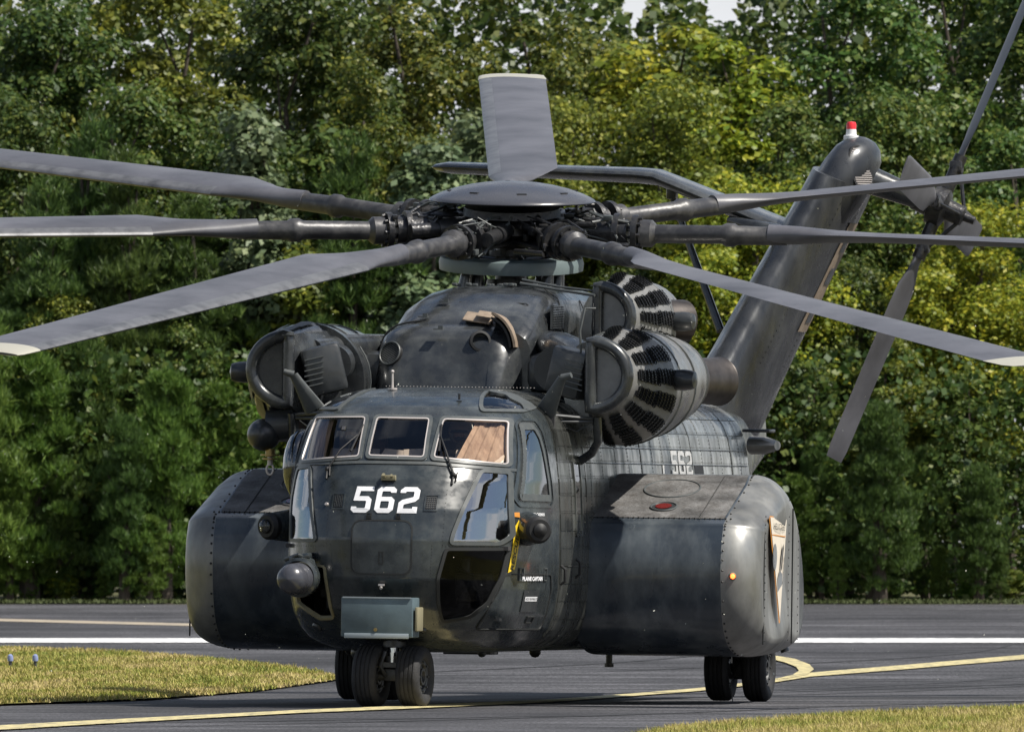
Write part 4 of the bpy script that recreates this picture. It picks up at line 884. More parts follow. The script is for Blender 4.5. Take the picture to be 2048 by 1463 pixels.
def sponson(side):
    sd_ = 1 if side > 0 else -1; nO = len(SPO); fx = lambda p: Vector((p.x*sd_-(-.07 if sd_ < 0 else 0), p.y, p.z))
    xs = [SPX0+(SPX1-SPR-SPX0)*i/10 for i in range(11)]+[SPX1-SPR+SPR*math.sin(math.pi/2*k/10) for k in range(1, 11)]
    root = MB(); rings = [[fx(spon_pt(i, x)) for i in range(nO)] for x in xs]
    # front and body
    root.loft(rings[:11], False, False); body = root.build('sponson', M_['spon'], H, ang=40)
    cap = MB(); rr = rings[10:]; last = rr[-1]; c = sum(last, Vector())/nO
    for q in (.8, .6, .4, .2): rr = rr+[[c+(p-c)*q for p in last]]
    cap.loft(rr, False, True); cap.build('sponson_end_cap', M_['sponcap'], body, ang=60)
    # worn walkway panel on the sloping top
    i0 = min(range(nO), key=lambda i: (SPO[i]-Vector((3.66, 1.935))).length); i1 = min(range(nO), key=lambda i: (SPO[i]-Vector((5.2, 2.39))).length)
    wk = MB(); R_ = [[fx(spon_pt(i, x))+Vector((0, -.002, .007)) for i in range(i0, i1+1)] for x in [SPX0+.05+(SPX1-SPR-.02-SPX0-.05)*j/10 for j in range(11)]]
    wk.loft(R_, False, False, closed=False); wk.build('walkway_panel', M_['walk'], body, fix=False)
    def top_pt(x, y, d=.01):   # on the slope
        best = min(range(i0, i1+1), key=lambda i: abs(SPO[i].x-y)); a = SPO[i0]; b = SPO[i1]
        z = interp([(SPO[i].x, SPO[i].y) for i in range(i0, i1+1)], y); p = fx(Vector((x, y, z))); return p+Vector((0, -.28*d, .96*d))
    for (cx_, cy_, r_, nm, mm, zz_) in ((1.95, 4.62, .29, 'filler_disc', 'greyink', .012), (1.98, 4.02, .135, 'lamp_ring', 'dark', .016), (1.98, 4.02, .085, 'red_lens', 'redlens', .024)):
        mb = MB(); n = 32; mb.add([top_pt(cx_, cy_, zz_)]+[top_pt(cx_+r_*math.cos(2*math.pi*k/n), cy_+r_*math.sin(2*math.pi*k/n), zz_) for k in range(n)], [(0, 1+k, 1+(k+1) % n) for k in range(n)])
        mb.build(nm, M_['walk'] if nm == 'filler_disc' else M_[mm], body, fix=False, smooth=False)
        if nm == 'filler_disc' or nm == 'lamp_ring':
            mb = MB(); mb.ring_tube([top_pt(cx_+r_*math.cos(2*math.pi*k/n), cy_+r_*math.sin(2*math.pi*k/n), zz_) for k in range(n)], .010, 6); mb.build('disc_rim', M_['frame'] if sd_ > 0 else M_['walk'], body)
    mb = MB(); 
    def dot(p, n_): rivet(mb, p, n_, .013, .009)
    for k in range(60):      # fasteners along the edge of the end cap
        i = int(k/60*nO); p = fx(spon_pt(i, SPX1-SPR)); q = (Vector((p.x, 5.9, 1.42))-p).normalized(); dot(p-q*.004+Vector((.02*sd_, 0, 0)), -q)
    for k in range(30):
        t = k/29; p = spon_pt(i0, SPX0+.05+(SPX1-SPR-SPX0)*t); dot(fx(p)+Vector((0, -.008, .004)), Vector((0, -.9, .4)))
    for yy in (4.0, 5.75, 6.9):        # vertical rows on the outer face
        k = 0
        z = .70
        while z < interp([(3.9, 1.95), (4.8, 2.20), (5.6, 2.25), (7, 1.95)], yy):
            xx = SPX1-.10*max(0, yy-4.8); dot(fx(Vector((xx+.002-(.008 if yy < 4.2 else 0), yy, z))), Vector((sd_, -.2 if yy < 4.2 else 0, 0)).normalized()); z += .085
    for t in [k/40 for k in range(41)]:
        x = SPX1-SPR-.28+.0*t; y = 3.66+1.5*t; dot(top_pt(x, y, .008), Vector((0, -.3, .95)))
    mb.build('rivets', M_['rivet'], body, fix=False, smooth=False, kind='stuff')
    for yy in (3.95, 6.2):       # lap seams down the outer face
        zt_ = interp([(3.9, 1.92), (4.6, 2.16), (5.6, 2.25), (7, 1.95)], yy); pts = []
        z = .66
        while z <= zt_: pts.append(fx(Vector((SPX1-.10*max(0, yy-4.8)+.003-(.012 if yy < 4.2 else 0), yy, z)))); z += .1
        MB().tube(pts, .009, 5).build('lap_seam', M_['seam'], body)
    return body
spP = sponson(1); spS = sponson(-1)
MB().ball((2.83, 3.41, 1.36), .026, n=14).build('red_navigation_light', M_['navred'], H); MB().lathe([(.04, 0), (.038, .02), (.03, .03)], (2.82, 3.44, 1.36), (.4, -.9, 0), 16).build('lamp_base', M_['edging'], H)
MB().ball((-3.03, 4.3, 1.37), .045, n=14).build('green_navigation_light', M_['navgreen'], H)
# pennant on the port end cap
def Mcap(u, v): return Vector((SPX1-.10*max(0, u-4.8), u, v))
def offc(u, v, d): return Mcap(u, v)+Vector((d, 0, 0))
def flat_on_cap(poly, d, m, name, parent):
    tri = tessellate_polygon([[Vector((p[0], p[1], 0)) for p in poly]]); return mesh(name, [offc(p[0], p[1], d) for p in poly], tri, M_[m], parent)
def strip_poly(poly, d, m, name, parent): return None
pn = flat_on_cap([(4.135, 1.985), (5.365, 1.955), (5.37, 1.94), (4.77, .88), (4.72, .88), (4.11, 1.95)], .010, 'orange', 'pennant', spP)
flat_on_cap([(4.15, 1.972), (5.35, 1.942), (4.75, .90)], .014, 'cream', 'pennant_field', spP)
flat_on_cap([(4.26, 1.795), (5.20, 1.775), (5.19, 1.765), (4.27, 1.785)], .017, 'orange', 'pennant_rule', spP)
def wcap(s, size, at, m, sx, rot=0, bold=.0):
    vs, fs = text2d(s, size, bold=bold); cr, sr = math.cos(rot), math.sin(rot)
    return mesh('pennant_lettering', [offc(at[0]+v.x*sx*cr-v.y*sr, at[1]+(v.x*sx*sr+v.y*cr), .018) for v in vs], fs, M_[m], spP)
wcap('HELICOPTER', .095, (4.74, 1.865), 'ink', 1.55, -.02, .0)
wcap('MINE COUNTERMEASURES', .045, (4.45, 1.35), 'ink', 1.0, R(-60)); wcap('SQUADRON', .06, (5.0, 1.42), 'ink', 1.0, R(58), .002)
flat_on_cap([(4.42+.11*math.cos(a), 1.56+.14*math.sin(a)) for a in [k*math.pi/8 for k in range(16)]], .017, 'greyink', 'pennant_emblem', spP)
flat_on_cap([(4.72, 1.40), (4.82, 1.44), (5.02, 1.66), (5.00, 1.70), (4.90, 1.66), (4.80, 1.56)], .018, 'ink', 'pennant_emblem', spP)
flat_on_cap([(4.60, 1.20), (4.90, 1.28), (4.92, 1.38), (4.70, 1.42), (4.58, 1.34)], .0165, 'greyink', 'pennant_emblem', spP)
MB().tube([(.66, 7.9, .60), (.66, 7.9, .40)], .035, 12).tube([(.66, 7.9, .41), (.66, 7.9, .37)], .05, 12).build('drain_mast', M_['dark'], H)
MB().tube([(2.50, 7.8, .70), (2.56, 7.8, .56)], .045, 12).build('drain_stub', M_['dark'], H)
mb = MB()
for x, y, r_ in ((.3, 3.0, .03), (.35, 5.5, .04), (-.7, 1.6, .05), (-1.5, 5.0, .04)): mb.ball((x, y, .54), r_*1.6, n=10)
mb.box((.1, 3.4, .545), (.5, .4, .05), bev=.01).build('belly_fittings', M_['dark'], H)
# ------------------------------------------------------------------ landing gear
def wheel(x, y, r, wd, parent=H, rz=0., z0=0., name='wheel'):
    w2 = wd/2; hw = r*.52
    prof = [(hw, -w2*.55), (hw+.02, -w2*.80), (r*.78, -w2*.98), (r*.90, -w2*.90), (r*.965, -w2*.70), (r*.985, -w2*.55)]
    for gx in (-.5, -.17, .17, .5): prof += [(r*.992, w2*(gx-.06)), (r*.965, w2*(gx-.035)), (r*.965, w2*(gx+.035)), (r*.992, w2*(gx+.06))]
    prof += [(r*.985, w2*.62), (r*.965, w2*.70), (r*.90, w2*.90), (r*.78, w2*.98), (hw+.02, w2*.80), (hw, w2*.55)]
    ax = Vector((math.cos(rz), math.sin(rz), 0)); c = Vector((x, y, r+z0))
    t = MB().lathe(prof, c, ax, 48).build(name, M_['tyre'], parent, ang=50)
    rp = [(0, w2*.30), (.05, w2*.32), (.06, w2*.70), (.085, w2*.70), (.09, w2*.30), (hw*.72, w2*.34), (hw*.8, w2*.62), (hw*1.02, w2*.66), (hw*1.05, 0), (hw*1.02, -w2*.66), (hw*.8, -w2*.62), (hw*.72, -w2*.34), (.06, -w2*.32), (0, -w2*.3)]
    rm = MB().lathe(rp, c, ax, 36)
    for k in range(8):
        a = 2*math.pi*k/8; u = Vector((-math.sin(rz), math.cos(rz), 0)); p = c+ax*w2*.36+(u*math.cos(a)+Vector((0, 0, 1))*math.sin(a))*hw*.52; rm.tube([p, p+ax*.02], .03, 10)
        p2 = c+ax*w2*.68+(u*math.cos(a)+Vector((0, 0, 1))*math.sin(a))*hw*.9; rm.tube([p2, p2+ax*.012], .012, 6)
    rm.build('rim', M_['rim'], t)
    return t
NR = .315
z_n = 0.0
for x in (-.225, .225): wheel(x, .0, NR, .265, rz=-.10, z0=z_n)
g = MB(); g.tube([(0, .12, .95), (0, .04, .60)], .095, 20); g.tube([(0, .05, .66), (0, .045, .60)], .115, 20); g.tube([(0, .03, .52), (0, .03, .46)], .10, 20)
g.tube([(0, .03, .46), (0, .0, .30)], .055, 16).tube([(-.23, 0, NR), (.23, 0, NR)], .045, 14).box((0, 0, .33), (.16, .14, .13), bev=.02)
g.tube([(-.07, -.06, .56), (-.11, -.12, .42), (-.06, -.06, .31)], .022, 8).tube([(.07, -.06, .56), (.11, -.12, .42), (.06, -.06, .31)], .022, 8).box((0, -.1, .43), (.18, .03, .05)).tube([(.05, -.09, .60), (.06, -.10, .45)], .010, 6)
g.tube([(0, .15, .62), (0, .7, .75)], .045, 12)
ng = g.build('nose_gear_leg', M_['rim'], H); MB().tube([(0, -.028, .555), (0, -.03, .42)], .042, 18).tube([(.0, .035, .60), (0, .03, .42)], .062, 18).build('polished_piston', M_['chrome'], ng)
for s_, dz in ((1, .028), (-1, -.020)):
    for dx in (-.2, .2): wheel(s_*1.98+dx, 8.31, .36, .27, z0=dz, rz=.0)
    x = s_*1.98
    g = MB(); g.tube([(x, 8.15, 1.2), (x, 8.28, .42)], .075, 18).tube([(x-.2, 8.31, .38), (x+.2, 8.31, .38)], .05, 14).box((x, 8.28, .36), (.13, .18, .20), bev=.03)
    for q in (-.07, .07): g.tube([(x+q, 8.12, .62), (x+q*1.3, 8.03, .45), (x+q, 8.16, .28)], .024, 8)
    g.tube([(x+.03, 8.2, .5), (x-.06, 8.12, .2), (x-.03, 8.1, .02)], .006, 6).box((x-.12, 8.2, .34), (.05, .16, .22), bev=.02).box((x+.12, 8.2, .34), (.05, .16, .22), bev=.02)
    g.build('main_gear_leg', M_['rim'], H)
# ------------------------------------------------------------------ gearbox and cowlings above the cabin
CX0 = -.28
UP = [(-1.24, 3.0), (-1.23, 3.45), (-1.19, 3.74), (-1.12, 3.95), (-1.01, 4.13), (-.84, 4.25), (-.62, 4.31), (-.2, 4.335), (.22, 4.32), (.40, 4.28), (.50, 4.19), (.545, 4.05), (.56, 3.7), (.57, 3.4), (.585, 3.0)]
UPs = []
for i in range(len(UP)-1):
    for j in range(3): UPs.append((UP[i][0]+(UP[i+1][0]-UP[i][0])*j/3, UP[i][1]+(UP[i+1][1]-UP[i][1])*j/3))
UPs.append(UP[-1])
cw = MB(); rings = []
for y, tz, sx, px_ in ((4.45, 3.86, .90, 0), (4.55, 3.96, .94, 0), (4.85, 4.09, .97, 0), (5.2, 4.24, .99, 0), (5.5, 4.30, 1, 0), (5.75, 4.335, 1, 0), (6.5, 4.34, 1, 0), (8.4, 4.33, 1, .0), (9.2, 4.2, .95, 0), (10.4, 3.8, .85, 0), (12, 3.35, .6, 0)):
    rings.append([Vector((CX0+(x-CX0)*sx, y, 3.0+(z-3.0)*(tz-3.0)/1.335)) for x, z in UPs])
cw.loft(rings, True, True); dog = cw.build('gearbox_cowling', M_['cowl'], H, ang=40)
# front cowl, a blunt rounded nose
fr = MB(); rings = []
for k in range(13):
    a = math.pi/2*k/12; y = 4.40-.36*math.cos(a); q = math.sin(a)**.9; hw = .765*(.62+.38*q); ht = .50*(.60+.40*q)
    rings.append(sell(-.38, 3.36, hw, ht*1.16, 4.2, 64, y))
for i, r_ in enumerate(rings):
    for p in r_: p.y += max(0, (p.z-3.25))*.42
rings.append(sell(-.37, 3.36, .79, .585, 4.2, 64, 5.0))
fr.loft(rings, True, False); fc = fr.build('front_cowl', M_['cowl'], H, ang=50)
mb = MB(); mb.ring_tube([p+Vector((0, 0, 0)) for p in sell(-.38, 3.36, .775, .588, 4.2, 64, 4.60)], .011, 6); mb.build('cowl_seam', M_['seam'], fc)
# round vent, hole, louvres, scoop
from mathutils.bvhtree import BVHTree
def front_hit(o, x, z):
    t = BVHTree.FromPolygons([v.co for v in o.data.vertices], [tuple(p.vertices) for p in o.data.polygons]); h_, n_, _, _ = t.ray_cast(Vector((x, -5, z)), Vector((0, 1, 0)))
    return (h_, n_ if n_.y < 0 else -n_)
vc, _n = front_hit(fc, -.95, 3.60); vn = (_n+Vector((-.15, -.3, 0))).normalized(); vc = vc-vn*.01; u_ = vn.cross(Vector((0, 0, 1))).normalized(); v_2 = u_.cross(vn)
MB().lathe([(.125, -.04), (.125, .035), (.112, .035), (.11, .015), (0, .012)], vc, vn, 28).build('round_vent', M_['black'], fc)
mb = MB()
for k in range(-5, 6):
    q = k*.02; hh = math.sqrt(max(0, .11**2-q*q)); d_ = (u_*.9+v_2*.45).normalized(); e_ = d_.cross(vn); c = vc+vn*.03+e_*q; mb.box(c, (1, 1, 1)) if False else mb.tube([c-d_*hh, c+d_*hh], .0055, 5)
mb.ring_tube([vc+vn*.036+(u_*math.cos(a)+v_2*math.sin(a))*.122 for a in [2*math.pi*k/28 for k in range(28)]], .010, 6)
mb.build('vent_louvres', M_['frame'], fc)
hc, _n = front_hit(fc, -.02, 3.74); hn = Vector((.35, -.90, .15)).normalized(); pass
MB().lathe([(.115, -.03), (.11, .03), (.085, .035), (.08, -.02), (.0, -.06)], hc, hn, 24).build('cowl_exhaust_hole', M_['black'], fc)
sp = MB(); arc = [(.03+.27*math.sin(a), 3.64+.36*math.cos(a)) for a in [R(d) for d in (12, 20, 28, 36, 44, 52, 60, 68, 76, 84)]]
rings = []
for (x, z) in arc:
    c = Vector((.03, 0, 3.64)); d_ = (Vector((x, 0, z))-c).normalized(); rings.append([Vector((x, 4.26, z))+d_*.03, Vector((x, 4.26, z))+d_*.055, Vector((x, 4.66, z))+d_*.035, Vector((x, 4.66, z))-d_*.02])
sp.loft(rings, True, True); sco = sp.build('tan_air_scoop', M_['tan'], H, label='worn tan air scoop on the cowling')
sp = MB(); rings = [[q+Vector((0, .02, 0))-(q-Vector((.03, q.y, 3.64))).normalized()*.05 for q in r_] for r_ in rings]; sp.loft(rings, True, True).build('scoop_mouth', M_['black'], sco)
MB().box((-.10, 4.55, 3.985), (.30, .22, .02), rot=Euler((R(24), R(8), 0)).to_matrix(), bev=.01).build('tan_plate', M_['tan'], H)
MB().box((-.02, 4.5, 4.02), (.16, .14, .018), rot=Euler((R(24), R(8), 0)).to_matrix(), bev=.008).build('tan_plate', M_['tan'], H)
def louvre(x, y0, y1, z0, z1, n, horiz=True, side=1):
    f = MB().box((x, (y0+y1)/2, (z0+z1)/2), (.012, y1-y0, z1-z0)).build('louvre_panel', M_['black'], dog)
    mb = MB()
    for k in range(n):
        z = z0+(z1-z0)*(k+.5)/n; mb.box((x+.012, (y0+y1)/2, z), (.03, (y1-y0), (z1-z0)/n*.42), rot=Euler((0, R(-30), 0)).to_matrix())
    mb.box((x+.006, y0, (z0+z1)/2), (.02, .03, z1-z0)).box((x+.006, y1, (z0+z1)/2), (.02, .03, z1-z0)); mb.build('louvre_slats', M_['cowl'], f, smooth=False)
louvre(.562, 5.05, 5.62, 3.88, 4.13, 14); louvre(.50, 4.95, 5.25, 3.30, 3.68, 16)
for pts in ([(-1.12, 5.0, 3.62), (-1.03, 5.0, 3.88), (-.9, 5.0, 4.0), (-.4, 5.02, 4.145), (.3, 5.02, 4.14), (.52, 5.0, 3.98), (.56, 5.0, 3.3)], [(.572, 5.7, 3.1), (.565, 5.7, 4.0), (.5, 5.7, 4.2), (.3, 5.7, 4.34), (-.6, 5.7, 4.27)], [(.575, 6.85, 3.1), (.57, 6.85, 4.05), (.5, 6.85, 4.2)]): MB().tube([Vector(p)+Vector((0, 0, .004)) for p in pts], .006, 5).build('panel_seam', M_['seam'], dog)
mb = MB(); r3 = random.Random(3)
for k in range(28):
    x = r3.uniform(-.8, .4); y = r3.uniform(5.6, 7); z = 4.345; mb.box((x, y, z), (.05, .07, .03), bev=.008)
for p in ((-.55, 4.95, 4.15), (-.7, 4.62, 3.99), (-.45, 4.2, 3.86)): mb.box(p, (.10, .06, .012)).box((p[0]+.02, p[1], p[2]+.02), (.05, .02, .03))
mb.tube([(.1, 5.7, 4.36), (.5, 5.6, 4.30), (.95, 5.4, 4.24)], .016, 8).tube([(.1, 5.8, 4.40), (.5, 5.7, 4.33), (.98, 5.5, 4.28)], .012, 8)
mb.build('cowling_fittings', M_['frame'], dog, kind='stuff')
# ------------------------------------------------------------------ engines
def dpath(cx, cz, w2, h2, n=26, s=1):
    """D outline in x-z: straight inboard side, round outboard side"""
    pts = []
    for k in range(n+1):
        a = -math.pi/2+math.pi*k/n; pts.append((cx+s*(-w2+2*w2*math.cos(a)**1.0), cz+h2*math.sin(a)))
    m = 10
    for k in range(1, m): pts.append((cx-s*w2, cz+h2-2*h2*k/m))
    return pts
def engine(s, cx, cz, y0, sc=1., nac=True, cut=1.):
    X = lambda dx: cx+s*dx*sc
    w2, h2 = .190*sc, .345*sc
    P = dpath(cx, cz, w2, h2, s=s); n = len(P)
    E = MB(); E.ring_tube([(x, y0, z) for x, z in P], .066*sc, 12)
    for a in (0, n//6*1): pass
    d = E.build('intake_ring', M_['cowl'], H)
    for k in (9, 17):
        p = P[k]; c0 = Vector((cx, 0, cz)); q = Vector((p[0]-cx, 0, p[1]-cz)).normalized()
        mb = MB(); mb.tube([Vector((p[0], y0, p[1])), Vector((p[0], y0, p[1]))+Vector((0, .012, 0))], .07*sc, 14); mb.build('ring_clamp', M_['frame'], d)
    inn = [(cx+(x-cx)*.93, cz+(z-cz)*.93) for x, z in P]
    tri = tessellate_polygon([[Vector((x, z, 0)) for x, z in inn]])
    mesh('intake_cover', [(x, y0+.10, z) for x, z in inn], tri, M_['cowl'], d)
    MB().box((X(-.0), y0+.085, cz-.02), (w2*1.85, .02, .018)).build('cover_joint', M_['seam'], d)
    MB().tube([(x, y0+.0, z) for x, z in [(cx-s*w2, cz+h2), (cx-s*w2-.0, cz+h2+.01)]], .085*sc, 16).build('corner_boss', M_['dark'], d)
    # flaring filter barrel: D in front, nearly round behind
    RB = .60*sc; bcx = cx+s*(-.09 if s > 0 else -.18)*sc; rings = []; prof = [(0, .0), (.12, .19), (.35, .47), (.6, .72), (.88, .95), (1.0, 1.0)]
    def rim(k, t): 
        a = -math.pi/2+2*math.pi*k/n - 0
        x, z = P[k]
        ang = math.atan2((z-cz)/h2, s*(x-(cx-s*w2*.25))/(w2*1.5)); r_ = RB
        fx_ = bcx+s*r_*math.cos(ang)*(1 if math.cos(ang) > 0 else .62); fz = cz-.11*sc+r_*math.sin(ang)
        return (x+(fx_-x)*t, z+(fz-z)*t)
    LB = 1.02*sc
    def bpt(k, u, d_=0):
        t = interp(prof, u); x, z = rim(k % n, t); kk = (k+1) % n; x2, z2 = rim(kk, t); 
        p = Vector((x, y0+.02+LB*u, z)); o = Vector((x-bcx, 0, z-cz)); o.normalize(); return p+(o*.8+Vector((0, -.5, 0)))*d_
    rings = [[bpt(k, u) for k in range(n)] for u in [i/12 for i in range(13)]]
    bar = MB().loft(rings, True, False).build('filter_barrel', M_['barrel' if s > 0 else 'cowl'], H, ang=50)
    # perforated black panels round the barrel
    if not hasattr(engine, 'perf'):
        m = bpy.data.materials.new('vortex_tube_panel'); m.use_nodes = True; b = m.node_tree.nodes['Principled BSDF']; b.inputs['Base Color'].default_value = (.011, .011, .012, 1); b.inputs['Roughness'].default_value = .4; engine.perf = m
    k = 0; pair = 3.0 if sc == 1 else 3.0
    kk = 0.6; idx = 0
    while kk < 25:
        for (u0, u1, o_) in ((.16, .56, 0.), (.52, .93, .35)):
            nu, nk = 7, 5; vs = []; 
            for i in range(nu+1):
                u = u0+(u1-u0)*i/nu
                for j in range(nk+1):
                    q = kk+o_+(1.95)*j/nk; k0 = int(q); f = q-k0; vs.append(bpt(k0, u, .022*sc).lerp(bpt(k0+1, u, .022*sc), f))
            mb = MB(); mb.add(vs, [(i*(nk+1)+j, i*(nk+1)+j+1, (i+1)*(nk+1)+j+1, (i+1)*(nk+1)+j) for i in range(nu) for j in range(nk)])
            pnl = mb.build('vortex_tube_panel', engine.perf, bar, fix=False)
            if s > 0:      # little tube mouths
                tb = MB(); nu2, nk2 = 6, 5
                for i in range(nu2):
                    for j in range(nk2):
                        u = u0+(u1-u0)*(i+.5)/nu2; q = kk+o_+1.95*(j+(.25 if i % 2 else .75)*.9+.05)/nk2; k0 = int(q); f = q-k0
                        p = bpt(k0, u, .024*sc).lerp(bpt(k0+1, u, .024*sc), f); o = (bpt(k0, u, .06)-bpt(k0, u, 0)).normalized(); uu = o.orthogonal().normalized(); ww = o.cross(uu); r_ = .019*sc
                        ring = [p+(uu*math.cos(a)+ww*math.sin(a))*r_ for a in [math.pi*q_/3 for q_ in range(6)]]; tb.add([v+o*.014 for v in ring]+ring, [(i_, (i_+1) % 6, 6+(i_+1) % 6, 6+i_) for i_ in range(6)])
                tb.build('tube_mouths', M_['dark'], bar, fix=False, smooth=False, kind='stuff')
        kk += 3.05; idx += 1
    # outboard stub
    oc = Vector((bcx+s*.60*sc, y0+1.0*sc, cz-.03)); MB().lathe([(.0, -.1), (.10*sc, -.1), (.11*sc, .08), (.10*sc, .16), (.085*sc, .20), (.0, .22)], oc, (s, -.15, 0), 24).build('outboard_stub', M_['dark'], bar)
    MB().box(oc+Vector((-s*.05, .30*sc, 0)), (.16*sc, .7*sc, .19*sc), bev=.07*sc).build('side_fairing', M_['dark'], bar)
    if nac:
        rings = []
        for (dy, dx, r_, sq) in ((1.02, 0, .595, 1), (1.3, 0, .59, 1), (1.8, .01, .57, 1), (2.4, .02, .535, 1), (3.0, .04, .48, 1), (3.4, .06, .41, 1), (3.7, .08, .34, 1)):
            rings.append([Vector((bcx+s*dx+r_*sc*math.cos(a), y0+dy*sc, cz-.11+.05*max(0, dy-1.5)+r_*sc*math.sin(a))) for a in [2*math.pi*k/40 for k in range(40)]])
        nb = MB().loft(rings, True, True).build('engine_nacelle', M_['silver' if s > 0 else 'cowl'], H, ang=60)  # starboard nacelle is silver too; its shade is put into the dark colour
        for dy, dx, r_ in ((1.35, 0, .592), (2.2, .018, .552), (3.2, .05, .445)):
            mb = MB(); mb.ring_tube([(bcx+s*dx+r_*sc*math.cos(a), y0+dy*sc, cz-.11+.05*max(0, dy-1.5)+r_*sc*math.sin(a)) for a in [2*math.pi*k/40 for k in range(40)]], .010, 6)
            mb.build('nacelle_seam', M_['frame'], nb)
        a0 = Vector((bcx+s*.07, y0+3.35*sc, cz-.02)); d_ = Vector((s*.36, .93, 0)).normalized()
        MB().lathe([(.40*sc, -.06), (.40*sc, .12), (.33*sc, .26), (.30*sc, .26), (.0, .20)], a0, d_, 36).build('nacelle_collar', M_['exh'], nb)
        MB().lathe([(.20*sc, .05), (.245*sc, .26), (.24*sc, .62), (.25*sc, .92), (.258*sc, .94), (.24*sc, .95), (.225*sc, .72), (.2*sc, .3), (0, .28)], a0, d_, 36).build('exhaust_pipe', M_['exh'], nb)
    return d
engine(1, 1.63, 3.395, 2.80); engine(-1, -1.92, 3.42, 2.80); engine(1, 1.14, 4.02, 5.5, sc=.92, nac=False)
n3 = MB().loft([sell(1.10, 3.95, r_, r_, 2, 32, y) for y, r_ in ((6.4, .50), (7.2, .46), (7.8, .36), (8.1, .30))], True, True).build('centre_engine_nacelle', M_['silver'], H)
MB().lathe([(.20, 0), (.22, .3), (.22, .5), (.19, .5), (.18, .1)], (1.30, 6.5, 4.0), (.6, .8, 0), 28).build('starter_housing', M_['exh'], n3)
MB().lathe([(.24, 0), (.28, .25), (.25, .45), (.22, .45), (.2, .1)], (1.05, 7.8, 3.96), (.5, .85, 0), 28).build('dark_exhaust_scoop', M_['black'], n3)
# inboard drive shafts, boxes, supports
for s_, ox in ((1, 0), (-1, -.20)):
    X = lambda x: s_*x+ox
    MB().tube([(X(.50), 5.1, 3.72), (X(.96), 3.7, 3.70), (X(1.30), 3.2, 3.60)] if s_ > 0 else [(-1.0, 5.6, 3.66), (-1.42, 4.1, 3.66), (-1.62, 3.4, 3.6)], [.15, .14, .14], 24).build('drive_shaft_housing', M_['cowl'], H)
    MB().tube([(X(1.05), 3.5, 3.47), (X(1.0), 3.15, 3.45)] if s_ > 0 else [(-1.42, 3.7, 3.50), (-1.40, 3.4, 3.48)], [.24 if s_ > 0 else .20]*2, 24).build('nose_gearbox', M_['dark'], H)
    b = MB().box((X(1.22), 3.08, 3.42), (.40, .5, .50), rot=Euler((0, R(14*s_), R(-16*s_))).to_matrix(), bev=.05).build('oil_cooler_duct', M_['dark'], H)
    mb = MB()
    for k in range(6): mb.box((X(1.26), 2.80, 3.26+k*.055), (.20, .02, .012), rot=Euler((0, R(14*s_), R(-16*s_))).to_matrix())
    mb.build('cooler_slats', M_['frame'], b, smooth=False)
    MB().box((X(.95), 5.9, 3.42), (1.0, 3.2, .42), bev=.12).build('engine_pylon', M_['dark'], H)
    MB().tube([(X(1.50), 2.86, 2.97), (X(1.50), 2.92, 2.72), (X(1.42), 3.0, 2.60), (X(1.28), 3.1, 2.52), (X(1.16), 3.15, 2.48)], .045, 14).build('support_strut', M_['cowl'], H)
    MB().tube([(X(1.45), 2.85, 2.95), (X(1.10), 2.6, 2.98)], .02, 8).tube([(X(1.45), 2.85, 2.92), (X(1.05), 2.6, 2.92)], .018, 8).tube([(X(1.42), 2.85, 2.9), (X(1.3), 2.8, 2.82), (X(1.15), 2.7, 2.88)], .007, 6).build('tie_rods', M_['dark'], H)
    ab = Vector((X(1.10), 2.15, 3.0)); at = Vector((X(1.30), 2.0, 3.36))
    rr = []
    for t, w_ in ((0, .11), (.35, .085), (.8, .055), (1, .045)):
        c = ab.lerp(at, t); rr.append([c+Vector((s_*.0+w_*math.cos(a)*.9, .035*math.sin(a), -w_*.45*math.cos(a)*s_)) for a in [2*math.pi*k/14 for k in range(14)]])
    MB().loft(rr, True, True).tube([at, at+Vector((s_*.10, -.02, .03))], [.04, .03], 12).build('blade_antenna', M_['frame'], H)
mb = MB(); mb.tube([(1.33, 2.85, 3.5), (1.32, 2.8, 3.85), (1.36, 2.85, 4.08), (1.46, 2.9, 4.08)], .012, 8).build('loose_cable', M_['frame'], H)
# rescue hoist on the starboard side
hb = MB().ball((-2.02, 3.0, 2.745), .17, (1, 1.3, .98), 28).tube([(-1.98, 3.05, 2.83), (-1.70, 3.05, 2.86)], .17, 24).build('hoist_fairing', M_['dark'], H, label='round dark hoist housing beside the left engine intake')
MB().tube([(-1.95, 3.0, 2.60), (-1.95, 3.0, 2.52)], .05, 14).tube([(-1.95, 3.0, 2.545), (-1.95, 3.0, 2.530)], .10, 20).tube([(-1.95, 3.0, 2.505), (-1.95, 3.0, 2.49)], .08, 20).build('hook_stop', M_['brass'], hb)
MB().tube([(-1.95, 3.0, 2.52), (-1.95, 3.0, 2.43)], .028, 10).ring_tube([(-1.95+.035*math.cos(a), 3.0, 2.39+.055*math.sin(a)) for a in [2*math.pi*k/16 for k in range(16)]], .012, 6).build('hoist_hook', M_['seal'], hb)
MB().tube([(-1.80, 3.05, 2.90), (-1.55, 3.1, 2.65), (-1.32, 3.1, 2.52)], .03, 10).tube([(-1.75, 3.05, 2.62), (-1.4, 3.1, 2.44), (-1.3, 3.1, 2.46)], .02, 10).build('hoist_arm', M_['cowl'], H)
